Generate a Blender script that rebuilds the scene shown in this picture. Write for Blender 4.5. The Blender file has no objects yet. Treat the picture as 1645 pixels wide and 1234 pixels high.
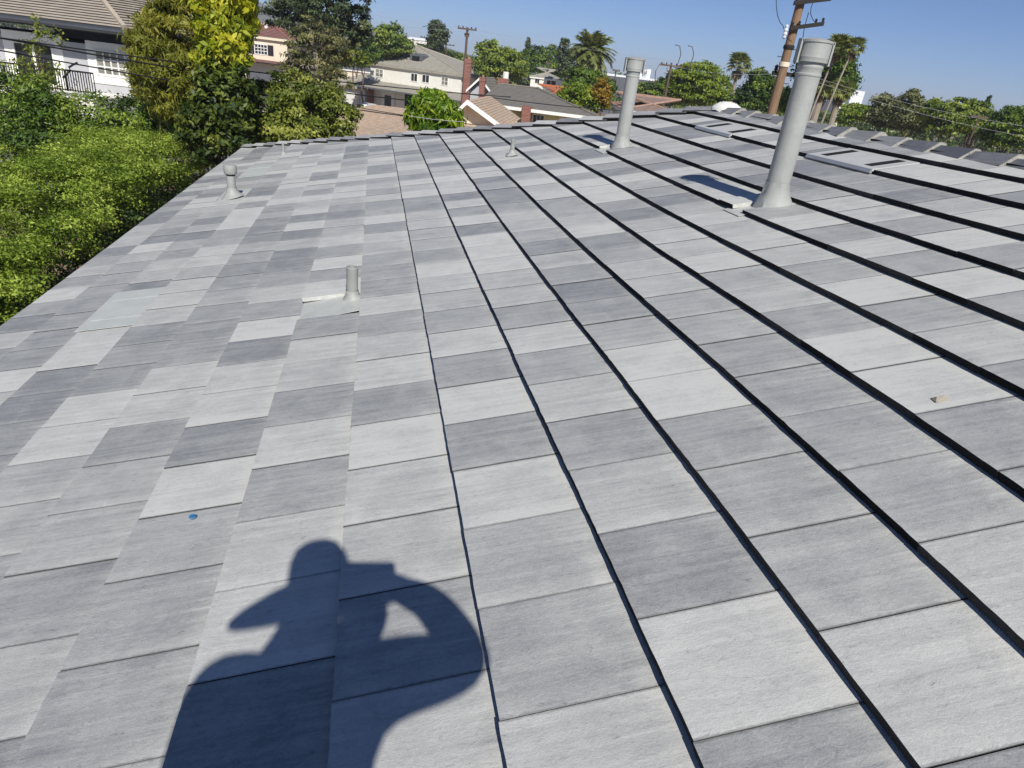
import bpy, bmesh, math, random
import numpy as np
from mathutils import Vector, Matrix

S = bpy.context.scene
COL = S.collection
RND = np.random.default_rng(11)
random.seed(5)
R_ = math.radians

# ------------------------------------------------------------------ camera, light, exposure
CAM = np.array([0.06633, -1.10187, 4.91045])
RW = np.array([[0.976859, -0.183823, 0.109337], [0.015452, -0.449211, -0.893292], [0.213323, 0.874310, -0.435975]])                # rows: camera right, camera down, camera forward
FPX, CX, CY = 1047.98, 822.5, 617.0
cd = bpy.data.cameras.new('camera'); cam = bpy.data.objects.new('camera', cd); COL.objects.link(cam)
cd.sensor_fit = 'HORIZONTAL'; cd.sensor_width = 36.0; cd.lens = 36.0 * FPX / 1645.0
cd.clip_start = 0.02; cd.clip_end = 9000
_m = np.eye(4); _m[:3, 0] = RW[0]; _m[:3, 1] = -RW[1]; _m[:3, 2] = -RW[2]; _m[:3, 3] = CAM
cam.matrix_world = Matrix(_m.tolist())
S.camera = cam

SUN_D = np.array([-0.035, 0.745, -0.666]); SUN_D = SUN_D / np.linalg.norm(SUN_D)   # the way the light travels
world = bpy.data.worlds.new('World'); S.world = world; world.use_nodes = True
wn = world.node_tree; wn.nodes.clear()
sky = wn.nodes.new('ShaderNodeTexSky'); sky.sky_type = 'NISHITA'; sky.sun_disc = False
sky.sun_elevation = R_(41.8); sky.sun_rotation = R_(177.3)
sky.altitude = 3000; sky.air_density = 1.0; sky.dust_density = 0.3; sky.ozone_density = 10.0
bg = wn.nodes.new('ShaderNodeBackground'); bg.inputs['Strength'].default_value = 0.080
wo = wn.nodes.new('ShaderNodeOutputWorld')
tint = wn.nodes.new('ShaderNodeMix'); tint.data_type = 'RGBA'; tint.blend_type = 'MULTIPLY'; tint.inputs[0].default_value = 1.0
tint.inputs[7].default_value = (1.03, 0.98, 1.0, 1)
wn.links.new(sky.outputs[0], tint.inputs[6]); wn.links.new(tint.outputs[2], bg.inputs[0]); wn.links.new(bg.outputs[0], wo.inputs[0])
sl = bpy.data.lights.new('sun', 'SUN'); sl.energy = 5.0; sl.angle = R_(0.55); sl.color = (1.0, 0.96, 0.895)
so = bpy.data.objects.new('sun', sl); COL.objects.link(so); so.location = (0, -20, 30)
so.rotation_euler = Vector(SUN_D.tolist()).to_track_quat('-Z', 'Y').to_euler()
S.view_settings.view_transform = 'Standard'; S.view_settings.look = 'None'
S.view_settings.exposure = 0.12; S.view_settings.gamma = 1.0; S.view_settings.use_curve_mapping = False
S.cycles.max_bounces = 6; S.cycles.transparent_max_bounces = 8

FW = RW[2].copy(); FW[2] = 0; FW /= np.linalg.norm(FW)          # level forward direction
RT = np.array([FW[1], -FW[0], 0.0])                              # level right direction
YAW = math.atan2(RT[1], RT[0])


def at(px, py, d):
    """World point on the sight line of a photograph pixel, d metres ahead (measured level)."""
    r = RW.T @ np.array([(px - CX) / FPX, (py - CY) / FPX, 1.0])
    return CAM + r * d / (r @ FW)


# ------------------------------------------------------------------ materials
def nodes_of(name):
    m = bpy.data.materials.new(name); m.use_nodes = True
    nt = m.node_tree; b = nt.nodes['Principled BSDF']
    return m, nt, b


def N(nt, t, **kw):
    n = nt.nodes.new(t)
    for k, v in kw.items():
        setattr(n, k, v)
    return n


def mathn(nt, op, a, b=None, clamp=False):
    n = nt.nodes.new('ShaderNodeMath'); n.operation = op; n.use_clamp = clamp
    for i, v in enumerate((a, b)):
        if v is None: continue
        if isinstance(v, (int, float)): n.inputs[i].default_value = v
        else: nt.links.new(v, n.inputs[i])
    return n.outputs[0]


def ramp(nt, fac, stops):
    n = nt.nodes.new('ShaderNodeValToRGB')
    e = n.color_ramp.elements
    while len(e) < len(stops): e.new(0.5)
    for i, (p, c) in enumerate(stops):
        e[i].position = p; e[i].color = (*c, 1)
    nt.links.new(fac, n.inputs[0])
    return n.outputs[0]


def noise(nt, vec, scale, detail=4, rough=0.55, dist=0.0):
    n = nt.nodes.new('ShaderNodeTexNoise'); n.inputs['Scale'].default_value = scale
    n.inputs['Detail'].default_value = detail; n.inputs['Roughness'].default_value = rough
    n.inputs['Distortion'].default_value = dist
    if vec is not None: nt.links.new(vec, n.inputs['Vector'])
    return n.outputs[0]


def mapped(nt, vec, scale):
    n = nt.nodes.new('ShaderNodeMapping'); n.inputs['Scale'].default_value = scale
    nt.links.new(vec, n.inputs['Vector']); return n.outputs[0]


def objco(nt):
    return nt.nodes.new('ShaderNodeTexCoord').outputs['Object']


def bump(nt, h, b, strength=0.3, dist=0.01):
    n = nt.nodes.new('ShaderNodeBump'); n.inputs['Strength'].default_value = strength
    n.inputs['Distance'].default_value = dist
    nt.links.new(h, n.inputs['Height']); nt.links.new(n.outputs[0], b.inputs['Normal'])


def plain(name, col, rough=0.7, var=0.25, scale=6.0, metal=0.0, bumps=0.0, stretch=(1, 1, 1), spec=0.4):
    """A colour with worn, uneven tone."""
    m, nt, b = nodes_of(name)
    co = mapped(nt, objco(nt), stretch)
    f = noise(nt, co, scale, 6, 0.6)
    f2 = noise(nt, co, scale * 7, 3, 0.6)
    k = mathn(nt, 'ADD', mathn(nt, 'MULTIPLY', f, 0.7), mathn(nt, 'MULTIPLY', f2, 0.3))
    lo = tuple(c * (1 - var) for c in col); hi = tuple(min(1, c * (1 + var)) for c in col)
    nt.links.new(ramp(nt, k, [(0.3, lo), (0.7, hi)]), b.inputs['Base Color'])
    b.inputs['Roughness'].default_value = rough; b.inputs['Metallic'].default_value = metal
    b.inputs['Specular IOR Level'].default_value = spec
    if bumps: bump(nt, f2, b, bumps, 0.01)
    return m


def tile_material(name, dark, light, streak=0.6):
    m, nt, b = nodes_of(name)
    at_ = N(nt, 'ShaderNodeAttribute', attribute_name='tone')
    uv = N(nt, 'ShaderNodeUVMap', uv_map='UVMap').outputs[0]
    st = noise(nt, mapped(nt, uv, (1.6, 34, 1)), 1.0, 6, 0.62, 0.25)       # brushed along the tile
    st2 = noise(nt, mapped(nt, uv, (4, 62, 1)), 1.0, 4, 0.65, 0.4)
    bl = noise(nt, mapped(nt, uv, (5, 5, 1)), 1.0, 5, 0.6, 0.6)
    gr = noise(nt, mapped(nt, uv, (220, 220, 1)), 1.0, 2, 0.7)
    gr2 = noise(nt, mapped(nt, uv, (38, 85, 1)), 1.0, 5, 0.75, 1.2)
    k = mathn(nt, 'MULTIPLY', at_.outputs['Fac'], 1.0)
    k = mathn(nt, 'ADD', k, mathn(nt, 'MULTIPLY', mathn(nt, 'SUBTRACT', st, 0.5), streak * 1.25))
    k = mathn(nt, 'ADD', k, mathn(nt, 'MULTIPLY', mathn(nt, 'SUBTRACT', st2, 0.5), streak * 0.45))
    k = mathn(nt, 'ADD', k, mathn(nt, 'MULTIPLY', mathn(nt, 'SUBTRACT', bl, 0.5), 0.7))
    k = mathn(nt, 'ADD', k, mathn(nt, 'MULTIPLY', mathn(nt, 'SUBTRACT', gr, 0.5), 0.5))
    k = mathn(nt, 'ADD', k, mathn(nt, 'MULTIPLY', mathn(nt, 'SUBTRACT', gr2, 0.5), 0.8), True)
    lo = N(nt, 'ShaderNodeSeparateXYZ'); nt.links.new(N(nt, 'ShaderNodeUVMap', uv_map='Local').outputs[0], lo.inputs[0])
    # pale dust where the tile runs under the next course, along one side, and a worn lower edge
    wob = mathn(nt, 'MULTIPLY', mathn(nt, 'SUBTRACT', st, 0.5), 0.5)
    d1 = N(nt, 'ShaderNodeMapRange'); d1.inputs[1].default_value = 0.80; d1.inputs[2].default_value = 1.0; nt.links.new(mathn(nt, 'ADD', lo.outputs[0], wob), d1.inputs[0])
    d2 = N(nt, 'ShaderNodeMapRange'); d2.inputs[1].default_value = 0.16; d2.inputs[2].default_value = 0.0; nt.links.new(mathn(nt, 'ADD', lo.outputs[1], mathn(nt, 'MULTIPLY', wob, .6)), d2.inputs[0])
    k = mathn(nt, 'ADD', k, mathn(nt, 'MULTIPLY', d1.outputs[0], 0.20))
    k = mathn(nt, 'ADD', k, mathn(nt, 'MULTIPLY', mathn(nt, 'MULTIPLY', d2.outputs[0], bl), 0.42), True)
    mid = tuple(d * .5 + l * .5 for d, l in zip(dark, light))
    col = ramp(nt, k, [(0.0, dark), (0.5, mid), (1.0, light)])
    # dark pits where the coat missed
    pit = ramp(nt, gr2, [(0.26, (0.5, 0.5, 0.53)), (0.38, (1, 1, 1))])
    mx = N(nt, 'ShaderNodeMix', data_type='RGBA', blend_type='MULTIPLY'); mx.inputs[0].default_value = 0.85
    nt.links.new(col, mx.inputs[6]); nt.links.new(pit, mx.inputs[7])
    # darker line painted along both side edges so the joints show
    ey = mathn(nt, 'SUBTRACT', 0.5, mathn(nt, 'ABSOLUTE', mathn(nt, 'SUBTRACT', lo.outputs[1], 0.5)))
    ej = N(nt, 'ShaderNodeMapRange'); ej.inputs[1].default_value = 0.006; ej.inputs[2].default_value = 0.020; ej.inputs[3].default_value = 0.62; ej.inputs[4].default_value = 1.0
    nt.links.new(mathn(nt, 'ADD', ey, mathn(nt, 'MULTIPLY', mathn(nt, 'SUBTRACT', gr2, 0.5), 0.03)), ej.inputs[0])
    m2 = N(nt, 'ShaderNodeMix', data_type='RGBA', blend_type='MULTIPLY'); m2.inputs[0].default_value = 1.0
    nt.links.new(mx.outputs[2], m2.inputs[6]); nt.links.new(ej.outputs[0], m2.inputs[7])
    nt.links.new(m2.outputs[2], b.inputs['Base Color'])
    b.inputs['Roughness'].default_value = 0.55; b.inputs['Specular IOR Level'].default_value = 0.45
    h = mathn(nt, 'ADD', mathn(nt, 'MULTIPLY', st2, 0.6), mathn(nt, 'ADD', mathn(nt, 'MULTIPLY', gr, 0.5), gr2))
    bump(nt, h, b, 0.35, 0.004)
    return m


def leaf_material(name, dark, mid, light, trans=0.3, rough=0.5):
    m, nt, b = nodes_of(name)
    at_ = N(nt, 'ShaderNodeAttribute', attribute_name='tone')
    c = ramp(nt, at_.outputs['Fac'], [(0.0, dark), (0.5, mid), (1.0, light)])
    nt.links.new(c, b.inputs['Base Color']); b.inputs['Roughness'].default_value = rough
    b.inputs['Specular IOR Level'].default_value = 0.35
    tr = N(nt, 'ShaderNodeBsdfTranslucent')
    hs = N(nt, 'ShaderNodeHueSaturation'); hs.inputs['Value'].default_value = 1.3; hs.inputs['Hue'].default_value = 0.485
    nt.links.new(c, hs.inputs['Color']); nt.links.new(hs.outputs[0], tr.inputs[0])
    mx = N(nt, 'ShaderNodeMixShader'); mx.inputs[0].default_value = trans
    nt.links.new(b.outputs[0], mx.inputs[1]); nt.links.new(tr.outputs[0], mx.inputs[2])
    out = nt.nodes['Material Output']; nt.links.new(mx.outputs[0], out.inputs[0])
    return m


def glass_dark(name, col=(0.02, 0.025, 0.03)):
    m, nt, b = nodes_of(name)
    f = noise(nt, objco(nt), 1.5, 2)
    nt.links.new(ramp(nt, f, [(0.3, tuple(c * .5 for c in col)), (0.7, tuple(c * 1.6 for c in col))]), b.inputs['Base Color'])
    b.inputs['Roughness'].default_value = 0.08; b.inputs['Specular IOR Level'].default_value = 0.5
    return m


def brick_material(name):
    m, nt, b = nodes_of(name)
    t = N(nt, 'ShaderNodeTexBrick'); t.inputs['Scale'].default_value = 1.0
    t.inputs['Color1'].default_value = (0.26, 0.095, 0.065, 1); t.inputs['Color2'].default_value = (0.2, 0.05, 0.035, 1)
    t.inputs['Mortar'].default_value = (0.3, 0.24, 0.2, 1); t.inputs['Brick Width'].default_value = 0.25
    t.inputs['Row Height'].default_value = 0.085; t.inputs['Mortar Size'].default_value = 0.008
    co = N(nt, 'ShaderNodeMapping'); co.inputs['Rotation'].default_value = (R_(90), 0, 0)
    nt.links.new(objco(nt), co.inputs[0]); nt.links.new(co.outputs[0], t.inputs[0])
    nt.links.new(t.outputs[0], b.inputs['Base Color']); b.inputs['Roughness'].default_value = 0.9
    return m


M = {}
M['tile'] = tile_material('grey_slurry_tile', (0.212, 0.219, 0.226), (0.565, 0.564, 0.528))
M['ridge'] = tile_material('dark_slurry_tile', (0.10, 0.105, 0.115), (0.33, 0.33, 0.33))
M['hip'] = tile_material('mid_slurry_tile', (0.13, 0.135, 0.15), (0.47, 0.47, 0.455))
M['side'] = plain('tile_side_grey', (0.07, 0.07, 0.072), 0.9, 0.4, 20)
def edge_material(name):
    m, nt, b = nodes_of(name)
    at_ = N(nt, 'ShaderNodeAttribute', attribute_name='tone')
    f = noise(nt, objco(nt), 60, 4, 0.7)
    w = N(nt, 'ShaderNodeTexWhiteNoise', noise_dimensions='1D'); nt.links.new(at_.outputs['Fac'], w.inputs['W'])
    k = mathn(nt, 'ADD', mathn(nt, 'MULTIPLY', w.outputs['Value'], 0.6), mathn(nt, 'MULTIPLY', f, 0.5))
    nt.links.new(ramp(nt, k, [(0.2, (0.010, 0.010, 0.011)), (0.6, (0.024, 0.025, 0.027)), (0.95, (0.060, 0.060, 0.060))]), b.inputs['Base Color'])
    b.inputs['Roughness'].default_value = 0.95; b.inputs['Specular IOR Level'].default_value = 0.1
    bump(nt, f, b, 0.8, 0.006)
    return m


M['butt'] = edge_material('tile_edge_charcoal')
M['cut'] = plain('cut_concrete', (0.5, 0.5, 0.47), 0.8, 0.25, 20, bumps=0.4)
M['felt'] = plain('black_roofing_felt', (0.015, 0.015, 0.016), 0.95, 0.3, 8)
M['mortar'] = plain('pale_mortar', (0.30, 0.29, 0.25), 0.9, 0.25, 14, bumps=0.8)
M['white_mortar'] = plain('white_mortar', (0.72, 0.71, 0.66), 0.9, 0.12, 10, bumps=0.5)
M['vent'] = plain('pale_grey_vent_paint', (0.46, 0.465, 0.45), 0.55, 0.08, 6)
M['lead'] = plain('grey_painted_flashing', (0.325, 0.335, 0.315), 0.55, 0.13, 9, bumps=0.15)
M['lead_pale'] = plain('pale_painted_flashing', (0.46, 0.47, 0.44), 0.6, 0.12, 7, bumps=0.2)
M['lead_green'] = plain('greenish_painted_metal', (0.46, 0.485, 0.455), 0.5, 0.12, 5)
M['slot'] = plain('louver_shadow_black', (0.008, 0.008, 0.008), 0.9, 0.2, 5)
M['alu'] = plain('grey_metal_lip', (0.36, 0.38, 0.40), 0.45, 0.1, 6, 0.2)
M['drip'] = plain('pale_drip_edge', (0.62, 0.62, 0.6), 0.5, 0.1, 3)
M['stucco_w'] = plain('white_stucco', (0.78, 0.76, 0.68), 0.9, 0.07, 2)
M['stucco_c'] = plain('cream_stucco', (0.74, 0.65, 0.50), 0.9, 0.07, 2)
M['stucco_g'] = plain('grey_stucco', (0.44, 0.44, 0.46), 0.9, 0.1, 2)
M['white'] = plain('white_trim_paint', (0.82, 0.81, 0.76), 0.6, 0.05, 4)
M['yellow'] = plain('pale_yellow_siding', (0.74, 0.67, 0.33), 0.8, 0.08, 3)
M['teal'] = plain('green_shutter_paint', (0.03, 0.16, 0.11), 0.6, 0.2, 4)
M['shutter'] = plain('dark_shutter_paint', (0.02, 0.016, 0.02), 0.6, 0.2, 4)
M['grey_dark'] = plain('dark_grey_gutter', (0.055, 0.06, 0.07), 0.5, 0.2, 4)
M['roof_beige'] = plain('beige_roof_tile', (0.39, 0.335, 0.265), 0.85, 0.22, 3, stretch=(1, 1, 1))
M['roof_sand'] = plain('sand_grey_shingle', (0.36, 0.335, 0.275), 0.9, 0.2, 2.0)
M['roof_brown'] = plain('brown_shingle', (0.44, 0.33, 0.24), 0.9, 0.38, 5.5)
M['roof_grey'] = plain('grey_brown_shingle', (0.185, 0.168, 0.142), 0.9, 0.25, 3)
M['roof_red'] = plain('red_clay_tile', (0.29, 0.13, 0.105), 0.85, 0.25, 3)
M['roof_orange'] = plain('orange_clay_tile', (0.42, 0.14, 0.06), 0.85, 0.2, 3)
M['roof_terra'] = plain('terracotta_brown_shingle', (0.34, 0.22, 0.165), 0.9, 0.25, 4)
M['roof_dark'] = plain('dark_grey_flat_roof', (0.11, 0.115, 0.13), 0.9, 0.2, 1)
M['white_roof'] = plain('white_flat_roof', (0.72, 0.74, 0.76), 0.8, 0.1, 0.5)
M['glass'] = glass_dark('dark_window_glass')
M['glass_l'] = glass_dark('blind_window_glass', (0.2, 0.195, 0.17))
M['brick'] = brick_material('red_brick')
M['iron'] = plain('black_wrought_iron', (0.012, 0.012, 0.013), 0.5, 0.2, 8)
M['wood_pole'] = plain('weathered_pole_wood', (0.24, 0.15, 0.09), 0.9, 0.45, 6, stretch=(6, 6, 0.35), bumps=0.4)
M['wood_grey'] = plain('dark_pole_wood', (0.12, 0.085, 0.065), 0.9, 0.3, 6, stretch=(6, 6, 0.35))
M['arm'] = plain('dark_crossarm_wood', (0.025, 0.022, 0.02), 0.85, 0.3, 8)
M['insul'] = plain('pale_insulator', (0.62, 0.64, 0.66), 0.35, 0.08, 4)
M['wire'] = plain('black_cable', (0.012, 0.012, 0.014), 0.6, 0.1, 3)
M['wire_l'] = plain('pale_cable', (0.35, 0.35, 0.36), 0.6, 0.1, 3)
M['bark'] = plain('brown_bark', (0.12, 0.085, 0.06), 0.95, 0.4, 9, stretch=(3, 3, 0.6), bumps=0.6)
M['bark_p'] = plain('pale_bark', (0.30, 0.255, 0.20), 0.95, 0.3, 9, stretch=(3, 3, 0.6), bumps=0.5)
M['cane'] = plain('bamboo_cane', (0.30, 0.27, 0.10), 0.6, 0.3, 4, stretch=(2, 2, 0.5))
M['soil'] = plain('bare_soil', (0.26, 0.18, 0.125), 0.95, 0.3, 1.2, bumps=0.5)
M['car'] = plain('white_car_paint', (0.78, 0.79, 0.8), 0.25, 0.03, 2)
M['rubber'] = plain('tyre_rubber', (0.015, 0.015, 0.015), 0.8, 0.2, 5)
M['skin'] = plain('skin', (0.42, 0.24, 0.17), 0.55, 0.1, 5)
M['cloth'] = plain('faded_work_shirt', (0.16, 0.19, 0.24), 0.9, 0.2, 6, bumps=0.3)
M['jeans'] = plain('dusty_work_trousers', (0.10, 0.095, 0.085), 0.9, 0.2, 6, bumps=0.3)
M['straw'] = plain('straw_hat', (0.50, 0.40, 0.24), 0.85, 0.2, 20, bumps=0.4)
M['phone'] = plain('black_phone', (0.01, 0.01, 0.012), 0.2, 0.1, 3)
M['hair'] = plain('dark_hair', (0.02, 0.015, 0.012), 0.6, 0.3, 20)
M['blue'] = plain('blue_plastic', (0.04, 0.15, 0.30), 0.5, 0.3, 40)
M['chip'] = plain('concrete_chip', (0.3, 0.275, 0.22), 0.9, 0.3, 40)
LF = {}
LF['hedge'] = leaf_material('hedge_leaf', (0.02, 0.05, 0.006), (0.20, 0.30, 0.03), (0.46, 0.57, 0.10), 0.38)
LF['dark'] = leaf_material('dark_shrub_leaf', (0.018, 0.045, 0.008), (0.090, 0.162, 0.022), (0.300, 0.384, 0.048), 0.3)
LF['bamboo'] = leaf_material('bamboo_leaf', (0.06, 0.08, 0.012), (0.23, 0.245, 0.03), (0.46, 0.43, 0.07), 0.38)
LF['yellow'] = leaf_material('yellow_green_leaf', (0.06, 0.11, 0.008), (0.30, 0.37, 0.02), (0.58, 0.56, 0.04), 0.42)
LF['mid'] = leaf_material('mid_shrub_leaf', (0.026, 0.055, 0.01), (0.154, 0.198, 0.028), (0.396, 0.418, 0.088), 0.32)
LF['mango'] = leaf_material('bright_broad_leaf', (0.025, 0.07, 0.006), (0.15, 0.27, 0.014), (0.38, 0.46, 0.03), 0.4)
LF['pine'] = leaf_material('olive_pine_needles', (0.04, 0.048, 0.018), (0.184, 0.190, 0.069), (0.368, 0.345, 0.138), 0.25)
LF['conifer'] = leaf_material('dark_conifer_needles', (0.016, 0.03, 0.015), (0.084, 0.119, 0.046), (0.230, 0.257, 0.095), 0.2)
LF['tree'] = leaf_material('street_tree_leaf', (0.02, 0.046, 0.01), (0.131, 0.200, 0.031), (0.338, 0.400, 0.062), 0.3)
LF['olive'] = leaf_material('olive_grey_leaf', (0.04, 0.05, 0.02), (0.180, 0.202, 0.078), (0.348, 0.348, 0.144), 0.25)
LF['round'] = leaf_material('ficus_leaf', (0.035, 0.08, 0.008), (0.18, 0.265, 0.024), (0.34, 0.40, 0.04), 0.35)
LF['autumn'] = leaf_material('autumn_leaf', (0.08, 0.06, 0.01), (0.26, 0.17, 0.018), (0.42, 0.27, 0.03), 0.3)
LF['palm'] = leaf_material('palm_frond', (0.035, 0.055, 0.014), (0.184, 0.218, 0.057), (0.414, 0.414, 0.149), 0.3)
LF['palm_dry'] = leaf_material('dry_palm_frond', (0.10, 0.07, 0.035), (0.22, 0.16, 0.08), (0.34, 0.25, 0.13), 0.15)


# ------------------------------------------------------------------ objects
def tag(o, label=None, cat=None, group=None, kind=None):
    if label: o['label'] = label
    if cat: o['category'] = cat
    if group: o['group'] = group
    if kind: o['kind'] = kind
    return o


def empty(name, loc=(0, 0, 0), rz=0.0, label=None, cat=None, group=None):
    o = bpy.data.objects.new(name, None); COL.objects.link(o)
    o.empty_display_size = 0.3
    o.location = [float(v) for v in loc]; o.rotation_euler = (0, 0, rz)
    return tag(o, label, cat, group)


def link(name, me, parent=None):
    o = bpy.data.objects.new(name, me); COL.objects.link(o)
    if parent is not None: o.parent = parent
    return o


def copy_tree(o, parent=None):
    c = o.copy(); COL.objects.link(c)
    if parent is not None: c.parent = parent
    for ch in list(o.children): copy_tree(ch, c)
    return c


class MB:
    """Collects faces, then links them as ONE mesh object."""
    def __init__(s): s.v = []; s.f = []; s.mi = []; s.tone = []; s.uv = []; s.lo = []
    def face(s, pts, mi=0, tone=0.5, uv=None, lo=None):
        b = len(s.v); s.v += [tuple(map(float, p)) for p in pts]
        s.f.append(tuple(range(b, b + len(pts)))); s.mi.append(mi); s.tone.append(tone)
        s.uv += uv if uv is not None else [(p[0], p[1]) for p in pts]
        s.lo += lo if lo is not None else [(0.5, 0.5)] * len(pts)
    def box(s, x0, x1, y0, y1, z0, z1, mi=0):
        p = [(x0, y0, z0), (x1, y0, z0), (x1, y1, z0), (x0, y1, z0), (x0, y0, z1), (x1, y0, z1), (x1, y1, z1), (x0, y1, z1)]
        for q in ((0, 3, 2, 1), (4, 5, 6, 7), (0, 1, 5, 4), (1, 2, 6, 5), (2, 3, 7, 6), (3, 0, 4, 7)): s.face([p[i] for i in q], mi)
        return s
    def prism(s, poly, axis, a, b, mi=0):
        """poly (u,w) extruded along axis from a to b: axis 'y' -> (u, y, w), 'x' -> (x, u, w), 'z' -> (u, w, z)."""
        def P(u, w, k): return (u, k, w) if axis == 'y' else (k, u, w) if axis == 'x' else (u, w, k)
        A = [P(u, w, a) for u, w in poly]; B = [P(u, w, b) for u, w in poly]
        s.face(A[::-1], mi); s.face(B, mi)
        n = len(poly)
        for i in range(n): s.face([A[i], A[(i + 1) % n], B[(i + 1) % n], B[i]], mi)
        return s
    def tube(s, pts, radii, n=8, mi=0, cap=True):
        pts = [np.array(p, float) for p in pts]
        if isinstance(radii, (int, float)): radii = [radii] * len(pts)
        rings = []
        for i, p in enumerate(pts):
            d = pts[min(i + 1, len(pts) - 1)] - pts[max(i - 1, 0)]; d = d / (np.linalg.norm(d) + 1e-9)
            u = np.cross(d, (0, 0, 1) if abs(d[2]) < 0.9 else (1, 0, 0)); u /= np.linalg.norm(u); w = np.cross(d, u)
            rings.append([p + radii[i] * (math.cos(a) * u + math.sin(a) * w) for a in (2 * math.pi * k / n for k in range(n))])
        for a, b in zip(rings[:-1], rings[1:]):
            for k in range(n): s.face([a[k], b[k], b[(k + 1) % n], a[(k + 1) % n]][::-1], mi)
        if cap: s.face(rings[0], mi); s.face(rings[-1][::-1], mi)
        return s
    def lathe(s, prof, c=(0, 0, 0), n=24, mi=0):
        """prof [(r, z)] turned round the vertical through c."""
        R = [[(c[0] + r * math.cos(2 * math.pi * k / n), c[1] + r * math.sin(2 * math.pi * k / n), c[2] + z) for k in range(n)] for r, z in prof]
        for a, b in zip(R[:-1], R[1:]):
            for k in range(n): s.face([a[k], a[(k + 1) % n], b[(k + 1) % n], b[k]], mi)
        return s
    def build(s, name, mats, parent=None, smooth=False, weld=False):
        me = bpy.data.meshes.new(name)
        me.from_pydata(s.v, [], s.f)
        for m in (mats if isinstance(mats, (list, tuple)) else [mats]): me.materials.append(m)
        me.polygons.foreach_set('material_index', s.mi)
        t = me.attributes.new('tone', 'FLOAT', 'FACE'); t.data.foreach_set('value', s.tone)
        u = me.uv_layers.new(name='UVMap'); u.data.foreach_set('uv', np.array(s.uv, float).ravel())
        if any(m.name.endswith('slurry_tile') for m in me.materials):
            u2 = me.uv_layers.new(name='Local'); u2.data.foreach_set('uv', np.array(s.lo, float).ravel())
        if weld:
            bm = bmesh.new(); bm.from_mesh(me); bmesh.ops.remove_doubles(bm, verts=bm.verts, dist=1e-5); bm.to_mesh(me); bm.free()
        if smooth: me.polygons.foreach_set('use_smooth', [True] * len(me.polygons))
        me.update()
        return link(name, me, parent)


def shade_auto(o, ang=35):
    me = o.data
    bm = bmesh.new(); bm.from_mesh(me); bmesh.ops.remove_doubles(bm, verts=bm.verts, dist=1e-5)
    for e in bm.edges:
        e.smooth = len(e.link_faces) == 2 and e.calc_face_angle(0) < R_(ang)
    for f in bm.faces: f.smooth = True
    bm.to_mesh(me); bm.free()
    return o

# ------------------------------------------------------------------ ground
def ground_z(x, y):
    """Level by the house, falling to a flat lower street beyond; the x axis of the fall is the level view direction."""
    d = (np.asarray(x) - CAM[0]) * FW[0] + (np.asarray(y) - CAM[1]) * FW[1]
    k = np.clip((d - 23) / 42.0, 0, 1); k = k * k * (3 - 2 * k)
    far = np.clip((d - 140) / 400.0, 0, 1)
    return -3.1 * k - 6.0 * far


def make_ground():
    a = np.concatenate([[-4000, -1800, -800, -400], np.linspace(-200, 200, 101), [400, 800, 1800, 4000]])
    X, Y = np.meshgrid(a, a, indexing='ij')
    Z = ground_z(X, Y) + 0.06 * np.sin(X * 0.7) * np.cos(Y * 0.9)
    v = np.stack([X, Y, Z], -1).reshape(-1, 3)
    n = len(a); i, j = np.meshgrid(np.arange(n - 1), np.arange(n - 1), indexing='ij')
    f = np.stack([i * n + j, (i + 1) * n + j, (i + 1) * n + j + 1, i * n + j + 1], -1).reshape(-1, 4)
    me = bpy.data.meshes.new('ground'); me.from_pydata(v.tolist(), [], f.tolist())
    m, nt, b = nodes_of('dry_garden_ground')
    co = objco(nt); f1 = noise(nt, co, 0.16, 5, 0.6); f2 = noise(nt, co, 5.0, 5, 0.65)
    k = mathn(nt, 'ADD', mathn(nt, 'MULTIPLY', f1, 0.75), mathn(nt, 'MULTIPLY', f2, 0.25))
    nt.links.new(ramp(nt, k, [(0.36, (0.07, 0.075, 0.028)), (0.47, (0.2, 0.15, 0.095)), (0.62, (0.28, 0.195, 0.135))]), b.inputs['Base Color'])
    b.inputs['Roughness'].default_value = 0.95; bump(nt, f2, b, 0.6, 0.05)
    me.materials.append(m)
    tag(link('ground', me), kind='structure')


make_ground()


def make_hills():
    """The mountain front beyond the town, highest at the left."""
    g = np.random.default_rng(2); n, m = 90, 12; V = []; F = []
    az = np.linspace(-75, 60, n)
    hgt = np.interp(az, [-75, -40, -27, -20, -13, -8, 0, 60], [62, 74, 66, 52, 34, 20, 9, 6]) * (1 + .10 * np.sin(az * 1.3) + .06 * np.sin(az * 3.1 + 1))
    for i, a in enumerate(az):
        for j in range(m):
            t = j / (m - 1); r = 1200 + 450 * t; b = R_(a)
            z = -9.2 + (hgt[i] + 9) * math.sin(min(1, t * 1.15) * math.pi / 2) ** .9 * (1 + .05 * math.sin(i * 1.9 + j * 1.3)) * (1 if t < .9 else .8)
            d_ = FW * math.cos(b) + RT * math.sin(b); V.append((CAM[0] + d_[0] * r, CAM[1] + d_[1] * r, z))
    for i in range(n - 1):
        for j in range(m - 1): F.append((i * m + j, (i + 1) * m + j, (i + 1) * m + j + 1, i * m + j + 1))
    me = bpy.data.meshes.new('hills'); me.from_pydata(V, [], F); me.materials.append(plain('chaparral', (0.11, 0.10, 0.055), 0.95, 0.4, 0.02)); me.polygons.foreach_set('use_smooth', [True] * len(F))
    tag(link('hills', me), kind='structure')


make_hills()

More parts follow.
